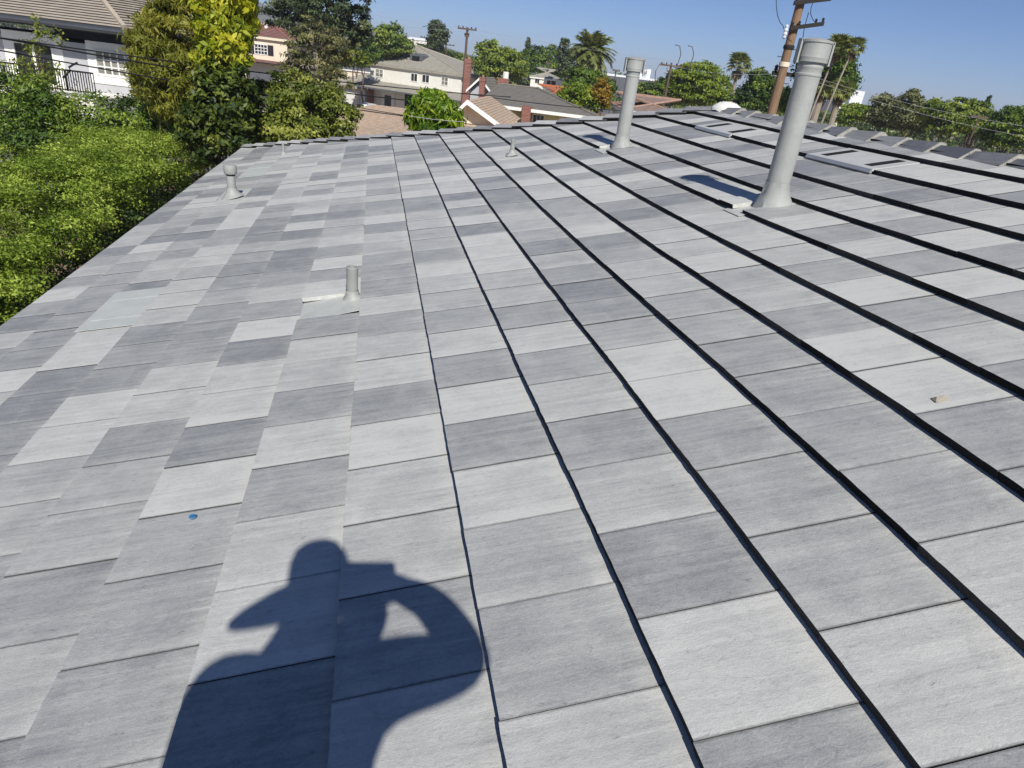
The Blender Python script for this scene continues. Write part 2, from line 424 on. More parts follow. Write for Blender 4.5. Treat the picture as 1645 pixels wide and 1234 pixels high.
# ------------------------------------------------------------------ the tiled roof underfoot
W = 0.33                      # cover width of a tile
EX = 1.16043                  # exposed length, in tile widths
TH = 0.27103                  # slope of the roof
THK = 0.100                   # height of a tile's lower edge over the tile below
OFF = 0.016                   # height of the tile surface over the deck line
CT, ST = math.cos(TH), math.sin(TH)
ROOF_Z0 = 2.75 + 7 * EX * W * ST
GS = np.array([-7.5, -3.5, 0.5, 4.5, 8.5, 12.5]); GT = np.linspace(-7, 19, 9)
SAG = np.array([[0.041, 0.055, 0.077, 0.106, 0.081, -0.001, -0.01, 0.018, -0.005], [0.03, 0.023, -0.0, -0.002, -0.017, -0.016, 0.001, -0.001, -0.03],
                [0.006, -0.001, -0.028, -0.03, -0.113, -0.137, -0.077, -0.043, -0.03], [-0.03, -0.023, 0.015, 0.062, -0.119, -0.252, -0.157, -0.052, 0.014],
                [-0.043, -0.006, 0.062, 0.099, -0.037, -0.152, -0.081, 0.024, 0.088], [-0.031, 0.017, 0.056, 0.062, 0.047, 0.053, 0.127, 0.173, 0.178]]).ravel()
_S, _T = [a.ravel() for a in np.meshgrid(GS, GT, indexing='ij')]


def sag(c, t):
    """The old roof deck's sag (tile widths) at course c, distance t along the eave."""
    tw = 10 * np.log((np.maximum(t, -5) + 8) / 8)
    w = np.exp(-((np.asarray(c, float)[..., None] - _S) / 3.0) ** 2 / 2 - ((np.asarray(tw, float)[..., None] - _T) / 2.4) ** 2 / 2)
    return (w * SAG).sum(-1) / w.sum(-1)


def roof_pt(c, t, n):
    """World points for course coordinate c, t and height n over the deck line."""
    c = np.asarray(c, float); t = np.asarray(t, float); n = np.asarray(n, float) + sag(c, t)
    s = c * EX
    return np.stack(np.broadcast_arrays((s * CT - n * ST) * W, t * W, (s * ST + n * CT) * W + ROOF_Z0), -1)


def to_px(P):
    q = (np.asarray(P) - CAM) @ RW.T
    z = np.where(q[..., 2] > 0.05, q[..., 2], np.nan)
    return CX + FPX * q[..., 0] / z, CY + FPX * q[..., 1] / z


C_RIDGE, T_PEAK, T_CORNER = 11.452, 21.58, 42.17          # ridge course, hip's upper end, hip's foot (at c = -7)
HIP_K = (T_CORNER - T_PEAK) / (C_RIDGE + 7)


def hip_t(c): return T_PEAK + (C_RIDGE - c) * HIP_K


house = empty('tiled_house', (0, 0, 0), 0, 'low house whose sagging grey flat-tile roof fills the foreground', 'house')
roof_deck = MB()
for ca, cb in zip(np.linspace(-7, C_RIDGE, 20)[:-1], np.linspace(-7, C_RIDGE, 20)[1:]):
    for u in range(30):
        ta, tb = u / 30, (u + 1) / 30
        q = [(ca, -16 + (hip_t(ca) + 16.3) * ta), (cb, -16 + (hip_t(cb) + 16.3) * ta), (cb, -16 + (hip_t(cb) + 16.3) * tb), (ca, -16 + (hip_t(ca) + 16.3) * tb)]
        roof_deck.face([roof_pt(c, t, -0.17) for c, t in q], 0)
# the slope beyond the hip and the slope beyond the ridge
pk = roof_pt(C_RIDGE, T_PEAK, 0.0); co_ = roof_pt(-7, T_CORNER, 0.0); back = roof_pt(C_RIDGE, -16, 0.0)
far_r = np.array([2 * pk[0] - co_[0], co_[1], co_[2]]); near_r = np.array([far_r[0], back[1], co_[2]])
up = np.array([0, 0, -0.03])
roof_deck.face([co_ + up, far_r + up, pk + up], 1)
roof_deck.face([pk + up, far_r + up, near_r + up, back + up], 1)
rd = roof_deck.build('roof', [M['felt'], M['ridge']], house)
wm = MB()
eave = roof_pt(-7, 0, 0)
wm.box(eave[0] + 0.45, far_r[0] - 0.45, back[1] + 0.1, co_[1] - 0.45, -0.3, eave[2] - 0.02)
wm.build('wall', M['stucco_c'], house)
dm = MB()
for k in range(40):
    ta, tb = -16 + (T_CORNER + 16) * k / 40, -16 + (T_CORNER + 16) * (k + 1) / 40
    for n0, n1, c in ((-0.42, 0.03, -7.045),):
        a, b_ = roof_pt(c, ta, n0), roof_pt(c, tb, n0); a2, b2 = roof_pt(c, ta, n1), roof_pt(c, tb, n1)
        o_ = np.array([-0.025, 0, 0])
        dm.face([a + o_, b_ + o_, b2 + o_, a2 + o_]); dm.face([a2 + o_, b2 + o_, b2, a2]); dm.face([a, a2, b2, b_])
dm.build('drip_edge', M['drip'], house)

# tone of single tiles read from the photograph: (course, joint number) -> 0 dark .. 1 light
TONES = {}
for c_, row_ in {
        0: (-2, [0.6, 0.66, 0.3, 0.52, 0.62, 0.88, 0.28, 0.8, 0.66, 0.3, 0.75, 0.36, 0.4, 0.42, 0.5, 0.7, 0.3, 0.86, 0.46, 0.3, 0.76, 0.3, 0.6, 0.36]),
        1: (-2, [0.5, 0.62, 0.36, 0.5, 0.82, 0.28, 0.9, 0.36, 0.82, 0.46, 0.46, 0.75, 0.8, 0.36, 0.5, 0.52, 0.6, 0.7, 0.3, 0.3]),
        2: (-1, [0.25, 0.86, 0.2, 0.66, 0.26, 0.55, 0.38, 0.86, 0.42]),
        3: (-1, [0.3, 0.76, 0.48, 0.42, 0.34, 0.9, 0.82, 0.42]),
        4: (1, [0.72, 0.38, 0.4, 0.4, 0.42, 0.5, 0.4, 0.62, 0.6, 0.45]),
        5: (2, [0.5, 0.42, 0.9, 0.9, 0.4, 0.62, 0.42, 0.8, 0.62, 0.8, 0.5]),
        6: (4, [0.4, 0.66, 0.45, 0.86, 0.42, 0.68, 0.86, 0.62, 0.76, 0.6]),
        7: (6, [0.5, 0.86, 0.45, 0.86, 0.42, 0.86, 0.42, 0.8]),
        8: (8, [0.4, 0.86, 0.45, 0.76, 0.8, 0.5]),
        -1: (-2, [0.5, 0.25, 0.82, 0.72, 0.3, 0.88, 0.3, 0.6, 0.68, 0.36]),
        -2: (-1, [0.36, 0.36, 0.4, 0.9, 0.2, 0.86, 0.66, 0.25, 0.9, 0.34, 0.7]),
        -3: (-1, [0.5, 0.36, 0.5, 0.5, 0.25, 0.72, 0.7, 0.3, 0.25, 0.3, 0.5, 0.34, 0.25, 0.4, 0.5, 0.2]),
        -4: (1, [0.5, 0.42, 0.8, 0.78, 0.18, 0.25, 0.2, 0.7, 0.76, 0.75, 0.6, 0.75, 0.8]),
        -5: (3, [0.25, 0.2, 0.2, 0.86, 0.82]),
        -6: (5, [0.85, 0.25, 0.25, 0.25, 0.3, 0.4]),
}.items():
    for k_, v_ in enumerate(row_[1]):
        if v_ is not None: TONES[(c_, row_[0] + k_)] = v_


CUTS = {7: [(9.44, 9.84), (18.72, 19.42)], -1: [(8.52, 9.54)]}   # bare strips round the pipes
tiles = []


def tile_piece(c, t0, t1, tone, rough, cutface=(False, False), lift=0.0):
    """One tile, or what a cut leaves of it: an MB in world space and its size in the picture."""
    g = 0.0045
    t0 += g + RND.normal(0, 0.003); t1 -= g + RND.normal(0, 0.003)
    js = RND.normal(0, 0.003); jz = RND.normal(0, 0.0028) + lift; tl = RND.normal(0, 0.005); yaw = RND.normal(0, 0.0016)
    c0 = c + js; c1 = c + 1.10
    k = 12 if rough else 2
    low = [(c0 + yaw * (x - .5) + (RND.normal(0, 0.0016) if rough and 0 < i < k - 1 else 0), t0 + (t1 - t0) * x) for i, x in enumerate(np.linspace(0, 1, k))]
    lim = lambda ca: hip_t(ca) + 0.15
    top_end = min(c1, C_RIDGE + 0.12)
    poly = low + [(top_end, t1), (top_end, t0)]
    # clip to the hip
    out = []
    for i, (a, b) in enumerate(zip(poly, poly[1:] + poly[:1])):
        da, db = lim(a[0]) - a[1], lim(b[0]) - b[1]
        if da >= 0: out.append(a)
        if (da >= 0) != (db >= 0):
            x = da / (da - db); out.append((a[0] + (b[0] - a[0]) * x, a[1] + (b[1] - a[1]) * x))
    if len(out) < 3: return None
    P = np.array(out)
    zt = OFF + THK * (1 - (P[:, 0] - c)) + jz + tl * (P[:, 1] - (t0 + t1) / 2)
    T = roof_pt(P[:, 0], P[:, 1], zt); B = roof_pt(P[:, 0], P[:, 1], zt - 0.086)
    mb = MB(); du, dv = RND.uniform(0, 40, 2)
    uv = [((p[0] - c) * EX * W + du, (p[1] - t0) * W + dv) for p in P]
    lo = [(float(p[0] - c), float((p[1] - t0) / (t1 - t0))) for p in P]
    # a worn arris: the top face stops 2 mm short of the lower edge
    mb.face(T, 0, tone, uv, lo)
    n = len(P)
    for i in range(n):
        a, b = P[i], P[(i + 1) % n]; j = (i + 1) % n
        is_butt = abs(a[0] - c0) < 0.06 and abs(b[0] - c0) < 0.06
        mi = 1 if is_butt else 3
        if not is_butt:
            if cutface[0] and abs(a[1] - t0) < .03 and abs(b[1] - t0) < .03: mi = 2
            elif cutface[1] and abs(a[1] - t1) < .03 and abs(b[1] - t1) < .03: mi = 2
        mb.face([T[i], B[i], B[j], T[j]], mi, tone)
    x, y = to_px(T)
    area = 0.0
    if np.isfinite(x).all() and x.max() > 0 and x.min() < 1645 and y.max() > 0 and y.min() < 1234:
        xc, yc = np.clip(x, 0, 1645), np.clip(y, 0, 1234)
        area = 0.5 * abs((xc * np.roll(yc, -1) - yc * np.roll(xc, -1)).sum())
    return area, mb


for c in range(-7, 12):
    j = math.floor(-14 + 0.5 * c)
    while True:
        t0 = j - 0.5 * c; t1 = t0 + 1
        if t0 > hip_t(c) + 0.1: break
        r = RND.random()
        tone = TONES.get((c, j), RND.choice([0.86, 0.6, 0.36, 0.14], p=[0.27, 0.27, 0.28, 0.18]))
        tone += RND.normal(0, 0.045)
        pieces = [(t0, t1, False, False)]
        for ca, cb in CUTS.get(c, []):
            nxt = []
            for a, b, fa, fb in pieces:
                if b <= ca or a >= cb: nxt.append((a, b, fa, fb)); continue
                if ca - a > 0.05: nxt.append((a, ca, fa, True))
                if b - cb > 0.05: nxt.append((cb, b, True, fb))
            pieces = nxt
        for a, b, fa, fb in pieces:
            near = -4 < t0 < 14 and c > -6
            lift = (0.06 if c == -1 else 0.03) if fa else 0.0
            q = tile_piece(c, a, b, tone, near, (fa, fb), lift)
            if q: tiles.append((q[0], c, j, q[1]))
        j += 1
tiles.sort(key=lambda q: -q[0])
rest = MB()
for n_, (ar, c, j, mb) in enumerate(tiles):
    if n_ < 300:
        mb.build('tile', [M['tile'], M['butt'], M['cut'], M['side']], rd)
    else:
        b0 = len(rest.v); rest.v += mb.v; rest.f += [tuple(i + b0 for i in f) for f in mb.f]
        rest.mi += mb.mi; rest.tone += mb.tone; rest.uv += mb.uv; rest.lo += mb.lo
tag(rest.build('tile_field', [M['tile'], M['butt'], M['cut'], M['side']], rd), kind='stuff')


def cap_tile(p0, p1, up_, side, half, drop_l, drop_r, tone, th=0.02, mortar=False):
    """An angled hip or ridge tile from p0 (lower end) to p1, raised at its lower end."""
    p0, p1 = np.array(p0), np.array(p1); mb = MB(); du, dv = RND.uniform(0, 40, 2)
    secs = []
    for p, lift in ((p0, 0.030), (p1, 0.0)):
        sec = [(-half, -drop_l), (-half * .16, -drop_l * .10), (half * .16, -drop_r * .10), (half, -drop_r)]
        wob = RND.normal(0, 0.004)
        secs.append(([p + side * u + up_ * (w + lift + wob) for u, w in sec], [p + side * u * .97 + up_ * (w + lift + wob - th) for u, w in sec]))
    (ta, ba), (tb, bb) = secs
    L = np.linalg.norm(p1 - p0)
    for i in range(3):
        mb.face([ta[i], ta[i + 1], tb[i + 1], tb[i]], 0, tone, [(du, dv + i * .15), (du, dv + i * .15 + .15), (du + L, dv + i * .15 + .15), (du + L, dv + i * .15)])
        mb.face([ba[i + 1], ba[i], bb[i], bb[i + 1]], 1, tone)
        mb.face([ba[i], ba[i + 1], ta[i + 1], ta[i]], 2 if mortar else 1, tone)
        mb.face([bb[i + 1], bb[i], tb[i], tb[i + 1]], 1, tone)
    mb.face([ta[0], tb[0], bb[0], ba[0]], 1, tone); mb.face([tb[3], ta[3], ba[3], bb[3]], 1, tone)
    return mb


# hip tiles, laid from the corner up to the peak
hs = np.linspace(0, 1, 400); hc = -7 + hs * (C_RIDGE + 7)
hp = roof_pt(hc, hip_t(hc), 0.078)
hl = np.concatenate([[0], np.cumsum(np.linalg.norm(np.diff(hp, axis=0), axis=1))])
def hip_at(d): return np.array([np.interp(d, hl, hp[:, k]) for k in range(3)])
hd = hp[-1] - hp[0]; hd /= np.linalg.norm(hd)
h_up = np.array([0, 0, 1.0]) - hd * hd[2]; h_up /= np.linalg.norm(h_up); h_side = np.cross(hd, h_up)
if h_side[1] > 0: h_side = -h_side         # towards this slope
d = 0.0
n_hip = int(hl[-1] / 0.365)
for k in range(n_hip):
    d = k * hl[-1] / n_hip
    off = -h_side * 0.115 + h_up * 0.062
    a = hip_at(d) + off; b = hip_at(min(d + 0.43, hl[-1] + .05)) + off
    yaw = RND.normal(0, 0.010)
    a = a + h_side * yaw; b = b - h_side * yaw
    cap_tile(a, b, h_up, -h_side, 0.15, 0.055, 0.11, RND.choice([0.9, 0.55, 0.25, 0.35]) + RND.normal(0, .05)).build('hip_tile', [M['hip'], M['butt'], M['mortar']], rd)
# weatherblock under the hip tiles
wb = MB()
for k in range(60):
    a, b = hip_at(hl[-1] * k / 60) , hip_at(hl[-1] * (k + 1) / 60)
    o1 = -h_side * 0.03
    wb.face([a + o1 - h_up * .06, b + o1 - h_up * .06, b + o1 + h_up * .015, a + o1 + h_up * .015])
    wb.face([a + o1 + h_up * .015, b + o1 + h_up * .015, b - h_side * .12 + h_up * .05, a - h_side * .12 + h_up * .05])
wb.build('weather_block', M['felt'], rd)

# ridge tiles, laid from the near end towards the peak, ends bedded in mortar
rp_t = np.arange(T_PEAK - 0.2, -15, -0.05); rp = roof_pt(np.full(rp_t.shape, C_RIDGE), rp_t, 0.05)
def ridge_at(y): return np.array([np.interp(y, rp[::-1, 1], rp[::-1, k]) for k in range(3)])
rz = np.array([0, 0, 1.0]); rside = np.array([1.0, 0, 0])
y = pk[1] - 0.12; k = 0
while y > -5:
    y0, y1 = y - 0.385, y + 0.04
    off = rside * 0.125 + rz * 0.07
    yw = RND.normal(0, 0.010)
    a = ridge_at(y0) + off + rside * yw; b = ridge_at(y1) + off - rside * yw
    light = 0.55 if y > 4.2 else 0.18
    cap_tile(a, b, rz, rside, 0.145, 0.095, 0.105, light + RND.normal(0, .12), 0.022, True).build('ridge_tile', [M['ridge'], M['butt'], M['mortar']], rd)
    if k % 1 == 0:
        mo = MB(); n = 7
        for q in range(n):
            u0, u1 = -0.15 + .31 * q / n, -0.15 + .31 * (q + 1) / n
            f = lambda u: -abs(u) * .66 + 0.034
            j0, j1 = RND.uniform(.0, .018, 2)
            A = [a + rside * u0 + rz * (f(u0) - .006), a + rside * u1 + rz * (f(u1) - .006)]
            Bq = [p + np.array([0, -0.008 - jj, -0.035]) for p, jj in zip(A, (j0, j1))]
            mo.face([A[0], A[1], Bq[1], Bq[0]])
            mo.face([Bq[0], Bq[1], Bq[1] + np.array([0, .02, -.05]), Bq[0] + np.array([0, .02, -.05])])
        mo.build('mortar_bed', M['mortar'], rd)
    y -= 0.345; k += 1
wb = MB()
for q in range(70):
    a, b = ridge_at(pk[1] - q * .12), ridge_at(pk[1] - (q + 1) * .12)
    o1 = rside * 0.035
    wb.face([a + o1 - rz * .05, b + o1 - rz * .05, b + o1 + rz * .03, a + o1 + rz * .03]); wb.face([a + o1 + rz * .03, b + o1 + rz * .03, b + rside * .2 + rz * .05, a + rside * .2 + rz * .05])
wb.build('weather_block', M['felt'], rd)
# mortar cap where hips and ridge meet
mc = MB()
nph, nth = 9, 18
pts_ = lambda i, q: (pk + np.array([0.17, -0.02, 0.03])) + np.array([0.2 * math.cos(i / nph * math.pi / 2) * math.cos(2 * math.pi * q / nth), 0.2 * math.cos(i / nph * math.pi / 2) * math.sin(2 * math.pi * q / nth), 0.11 * math.sin(i / nph * math.pi / 2) + 0.012 * math.sin(q * 2.1 + i * 1.7)])
for i in range(nph):
    for q in range(nth): mc.face([pts_(i, q), pts_(i, (q + 1) % nth), pts_(i + 1, (q + 1) % nth), pts_(i + 1, q)])
mc.build('mortar_cap', M['white_mortar'], rd, smooth=True, weld=True)


# ------------------------------------------------------------------ pipes and vents on the roof
def plate(name, c0, c1, t0, t1, n, mat, parent, th=0.012, sub=3, follow=None):
    """A thin sheet lying on the roof; follow(c) gives its height over the deck line."""
    mb = MB(); f = follow or (lambda c: n)
    cs = np.linspace(c0, c1, sub + 1); ts = np.linspace(t0, t1, sub + 1)
    for a, b in zip(cs[:-1], cs[1:]):
        for p, q in zip(ts[:-1], ts[1:]):
            mb.face([roof_pt(a, p, f(a)), roof_pt(b, p, f(b)), roof_pt(b, q, f(b)), roof_pt(a, q, f(a))], 0)
    for (a, p), (b, q) in zip([(c0, t0), (c1, t0), (c1, t1), (c0, t1)], [(c1, t0), (c1, t1), (c0, t1), (c0, t0)]):
        mb.face([roof_pt(a, p, f(a)), roof_pt(a, p, f(a) - th), roof_pt(b, q, f(b) - th), roof_pt(b, q, f(b))], 0)
    return mb.build(name, mat, parent)


def local(root, fn):
    """Child built in world space, kept in its thing's own frame."""
    o = fn
    o.data.transform(Matrix.Translation(-Vector(root.location)))
    o.parent = root
    return o


def cone_skirt(mb, base, h, r_top, r_bot, n=24, wob=0.004):
    rings = []
    for k in range(6):
        x = k / 5; z = h * x; r = r_top + (r_bot - r_top) * (1 - x) ** 1.9
        rings.append([np.array([base[0] + r * math.cos(a), base[1] + r * math.sin(a), base[2] + z + (1 - x) * r * math.cos(a) * math.tan(TH)]) + RND.normal(0, wob, 3) * (x < .95) for a in (2 * math.pi * q / n for q in range(n))])
    for a, b in zip(rings[:-1], rings[1:]):
        for q in range(n): mb.face([a[q], a[(q + 1) % n], b[(q + 1) % n], b[q]])


def flue(c, t, h, r, label, name='flue_vent', cat='vent pipe', skirt=0.17, sh=0.17):
    base = roof_pt(c, t, 0.02)
    root = empty(name, base, 0, label, cat, 'painted pipes standing on the roof')
    mb = MB(); cone_skirt(mb, base, sh, r * 1.05, skirt)
    local(root, shade_auto(mb.build('flashing_cone', M['lead'])))
    mb = MB(); z0 = -0.06
    prof = [(r, z0), (r, h * .80), (r * 1.05, h * .805), (r * 1.05, h * .815), (r, h * .82), (r, h * .845), (r * 1.04, h * .85), (r * 1.04, h * .86), (r, h * .865), (r, h * .94), (r * .9, h * .945)]
    mb.lathe(prof, base, 28)
    local(root, shade_auto(mb.build('pipe', M['lead'])))
    mb = MB()
    R1 = r * 1.22
    mb.lathe([(r * 1.02, h - .125), (R1, h - .122), (R1, h - .10), (R1 * 1.015, h - .096), (R1, h - .092), (R1, h - .012), (R1 * 1.06, h - .010), (R1 * 1.06, h + .002), (R1 * .5, h + .016), (0.001, h + .018)], base, 28)
    local(root, shade_auto(mb.build('cap', M['lead'])))
    mb = MB()
    for a in (math.pi * .97, -0.05):
        x, y_ = base[0] + R1 * 1.16 * math.cos(a), base[1] + R1 * 1.16 * math.sin(a)
        mb.box(x - .006, x + .006, y_ - .02, y_ + .02, base[2] + h - .135, base[2] + h + .004)
        mb.box(min(x, base[0] + R1 * math.cos(a)), max(x, base[0] + R1 * math.cos(a)), y_ - .02, y_ + .02, base[2] + h - .012, base[2] + h + .001)
    local(root, mb.build('cap_bracket', M['lead']))
    return root


f2 = flue(7.65, 9.60, 1.035, 0.078, 'tallest grey flue pipe with a round cap, nearest on the right of the roof', skirt=0.132, sh=0.16)
f1 = flue(7.52, 19.02, 0.90, 0.072, 'second capped grey flue pipe, farther up towards the hip and mortar cap', skirt=0.12, sh=0.14)
for f_, ta, tb, fa in ((f2, 9.30, 10.0, 0), (f1, 18.55, 19.55, 1)):
    local(f_, plate('flashing_pan', 6.86, 8.02, ta, tb, 0.03, M['lead_pale'], None, follow=lambda c: 0.05 - 0.02 * (c - 7)))


def stub(c, t, h, r, label, apron, capped=False, cone=0.1, ch=0.09, group='painted pipes standing on the roof', n0=0.10):
    base = roof_pt(c, t, n0)
    root = empty('plumbing_vent', base, 0, label, 'vent pipe', group)
    mb = MB(); cone_skirt(mb, base, ch, r * 1.12, cone, 20, 0.002)
    local(root, shade_auto(mb.build('flashing_cone', M['lead'])))
    mb = MB()
    if capped:
        mb.lathe([(r, -.04), (r, h - .11)], base, 22)
    else:
        mb.lathe([(r, -.04), (r, h - .01), (r * 1.06, h - .006), (r * 1.04, h), (r * .8, h), (r * .76, h - .07), (0.001, h - .075)], base, 22)
    local(root, shade_auto(mb.build('pipe', M['lead'])))
    if capped:
        mb = MB(); R1 = r * 1.5
        mb.lathe([(r * .8, h - .118), (R1 * .9, h - .112), (R1, h - .10), (R1, h - .02), (R1 * .96, h - .008), (R1 * .5, h), (0.001, h + .002)], base, 22)
        local(root, shade_auto(mb.build('cap', M['lead'])))
        mb = MB(); mb.lathe([(r * 1.03, h - .135), (r * 1.03, h - .12)], base, 22); local(root, mb.build('gap_ring', M['slot']))
    c0, c1, t0, t1, n, mat = apron
    local(root, plate('flashing_pan', c0, c1, t0, t1, n, mat, None, follow=lambda cc: n + 0.0 if n < .1 else OFF + THK * (1 - (cc - math.floor(c0 + .01))) + .014))
    return root


stub(-4.5, 23.75, 0.40, 0.052, 'short capped grey vent pipe near the eave, standing on a pale flared flashing', (-4.96, -4.03, 22.55, 24.5, 0.14, M['lead_pale']), True, 0.14, 0.125)
stub(-0.16, 9.33, 0.215, 0.037, 'open grey pipe stub in mid roof beside a raised white-edged tile', (-1.0, 0.06, 8.53, 9.62, 0.05, M['lead_pale']), cone=0.066, ch=0.06, n0=0.03)
stub(-3.95, 34.5, 0.185, 0.022, 'thin pipe stub farthest away, at the low end of the hip tiles', (-4.9, -3.9, 33.7, 35.0, 0.14, M['lead_pale']), cone=0.06, ch=0.05)
stub(4.63, 21.4, 0.18, 0.027, 'small pale pipe stub left of the second flue pipe', (4.02, 4.95, 20.9, 22.0, 0.14, M['lead_pale']), cone=0.075, ch=0.06)


def attic_vent(c, ta, tb, label, mat, slots, lip=True):
    """A flat vent the size of two tiles: sheet body, folded front lip, dark louver slots."""
    base = roof_pt(c + .5, (ta + tb) / 2, 0.1)
    root = empty('attic_vent', base, 0, label, 'roof vent', 'flat vents set among the roof tiles')
    fol = lambda cc: OFF + THK * (1 - (cc - c)) + 0.014
    local(root, plate('vent_body', c - .04, c + .98, ta, tb, 0, mat, None, 0.05 if lip else 0.010, 4, fol if lip else (lambda cc: fol(cc) + .02)))
    if lip:
        mb = MB(); o_ = c - .045
        mb.face([roof_pt(o_, ta, fol(c) + .004), roof_pt(o_ - .05, ta, fol(c) - .055), roof_pt(o_ - .05, tb, fol(c) - .055), roof_pt(o_, tb, fol(c) + .004)])
        mb.face([roof_pt(o_ - .05, ta, fol(c) - .055), roof_pt(o_ - .03, ta, fol(c) - .09), roof_pt(o_ - .03, tb, fol(c) - .09), roof_pt(o_ - .05, tb, fol(c) - .055)])
        mb.face([roof_pt(o_, ta, fol(c) + .004), roof_pt(o_, ta, fol(c) - .09), roof_pt(o_ - .05, ta, fol(c) - .055)])
        local(root, mb.build('front_lip', M['alu']))
    for sa, sb, t, wd, sm in slots:
        fo2 = lambda cc: fol(cc) + (0.008 if lip else 0.026)
        local(root, plate('louver_slot', c + sa, c + sb, t - wd, t + wd, 0, sm, None, 0.03, 2, fo2))
    return root


K_ = M['slot']
attic_vent(10, 16.75, 19.25, 'flat two-slot roof vent left of the tallest flue, below the mortar cap', M['vent'], [(.10, .80, 18.70, .17, K_), (.10, .80, 17.10, .17, K_)])
attic_vent(10, 10.1, 12.6, 'flat two-slot roof vent right of the tallest flue', M['vent'], [(.12, .86, 12.17, .13, K_), (.12, .86, 10.50, .13, K_)])
attic_vent(-5, 10.35, 12.8, 'flat greenish roof vent on the left slope near the eave', M['lead_green'], [(.06, .92, 10.95, .05, M['lead_green']), (.06, .92, 12.2, .05, M['lead_green'])], False)
attic_vent(-5, 28.4, 31.4, 'flat greenish roof vent beyond the capped pipe, close to the hip', M['lead_green'], [(.06, .92, 29.1, .05, M['lead_green']), (.06, .92, 30.8, .05, M['lead_green'])], False)

mb = MB(); b0 = roof_pt(-1.466, 2.856, 0.075)
mb.lathe([(0.012, 0), (0.014, 0.004), (0.011, 0.008), (0.006, 0.006), (0.001, 0.006)], b0, 9)
tag(mb.build('bottle_cap', M['blue']), 'small blue plastic cap lying on a tile left of the shadow', 'cap')
mb = MB(); b0 = roof_pt(5.36, 1.66, 0.075)
mb.face([b0 + np.array(p) for p in ((-.03, -.012, 0), (.028, -.016, 0), (.012, .004, .022), (-.018, .004, .014))]); mb.face([b0 + np.array(p) for p in ((.028, -.016, 0), (.03, .016, 0), (.012, .004, .022))])
mb.face([b0 + np.array(p) for p in ((.03, .016, 0), (-.024, .02, 0), (-.018, .004, .014), (.012, .004, .022))]); mb.face([b0 + np.array(p) for p in ((-.024, .02, 0), (-.03, -.012, 0), (-.018, .004, .014))])
tag(mb.build('tile_chip', M['chip']), 'small broken chip of concrete lying on a pale tile at the right', 'chip')

# ------------------------------------------------------------------ plants
def quads_mesh(name, V, tone, mat, parent=None):
    """V (n,4,3) quads -> one mesh with a tone per face."""
    n = len(V); me = bpy.data.meshes.new(name)
    me.vertices.add(n * 4); me.vertices.foreach_set('co', V.reshape(-1).astype(np.float32))
    me.loops.add(n * 4); me.loops.foreach_set('vertex_index', np.arange(n * 4, dtype=np.int32))
    me.polygons.add(n); me.polygons.foreach_set('loop_start', np.arange(0, n * 4, 4, dtype=np.int32))
    me.update(calc_edges=True)
    a = me.attributes.new('tone', 'FLOAT', 'FACE'); a.data.foreach_set('value', tone.astype(np.float32))
    me.materials.append(mat)
    return link(name, me, parent)


def unit(v): return v / (np.linalg.norm(v, axis=-1, keepdims=True) + 1e-9)


def leaves(blobs, n, size, tone=(0.45, 0.22), clump=0.22, flat=0.6, aspect=0.45, shell=0.62, droop=0.0, clumps_per=26, seed=1, edge=0.0, upw=0.45):
    """Leaf quads in clumps through the outer part of ellipsoids (cx,cy,cz,rx,ry,rz). Each clump has a tone of its own."""
    g = np.random.default_rng(seed)
    B = np.array(blobs, float); vol = (B[:, 3] * B[:, 4] + B[:, 4] * B[:, 5] + B[:, 3] * B[:, 5]); vol /= vol.sum()
    out, tn = [], []
    for b, w in zip(B, vol):
        m = max(20, int(n * w)); K = max(6, int(clumps_per))
        d = unit(g.normal(size=(K, 3))); rad = shell + (1 - shell) * g.random(K) ** 0.7 + (g.random(K) - .3) * edge
        cc = d * rad[:, None]; ct = g.normal(0, tone[1], K)
        i = g.integers(0, K, m)
        p = cc[i] + g.normal(0, clump, (m, 3)) * np.array([1, 1, flat])
        q = b[:3] + p * b[3:6]
        nrm = unit(unit(p) * 0.55 + np.array([0, 0, upw]) + g.normal(0, 0.55, (m, 3)))
        ax = unit(np.cross(nrm, g.normal(size=(m, 3)))); ax[:, 2] -= droop; ax = unit(ax)
        sd = unit(np.cross(nrm, ax))
        L = size * g.uniform(0.65, 1.35, m)[:, None]; Wd = L * aspect
        fold = nrm * L * 0.10
        V = np.stack([q - ax * L * .5, q + sd * Wd * .5 + fold, q + ax * L * .5 - np.array([0, 0, 1]) * L * droop * .3, q - sd * Wd * .5 + fold], 1)
        out.append(V); tn.append(np.clip(tone[0] + ct[i] + g.normal(0, 0.13, m), 0, 1))
    return np.concatenate(out), np.concatenate(tn)


def limbs(root, base, top, r, blobs, mat, seed=0, name='trunk', k=None, wig=0.06):
    g = random.Random(seed); mb = MB()
    base = np.array(base, float); top = np.array(top, float); H = np.linalg.norm(top - base)
    pts = [base + (top - base) * t + np.array([g.uniform(-1, 1), g.uniform(-1, 1), 0]) * H * wig * (0 < t) for t in np.linspace(0, 1, 6)]
    mb.tube(pts, [r * (1.25 - .2 * min(1, i)) * (1 - .11 * i) for i in range(6)], 8)
    for b in (blobs if k is None else blobs[:k]):
        t = g.uniform(.45, .95); s = base + (top - base) * t; e = np.array(b[:3]) + np.array([g.uniform(-.3, .3) * b[3], g.uniform(-.3, .3) * b[4], .2 * b[5]])
        m = (s + e) / 2 + np.array([g.uniform(-.1, .1), g.uniform(-.1, .1), g.uniform(.05, .2)]) * np.linalg.norm(e - s)
        mb.tube([s, m, e], [r * .45, r * .3, r * .1], 6)
    return mb.build(name, mat, root, smooth=True)


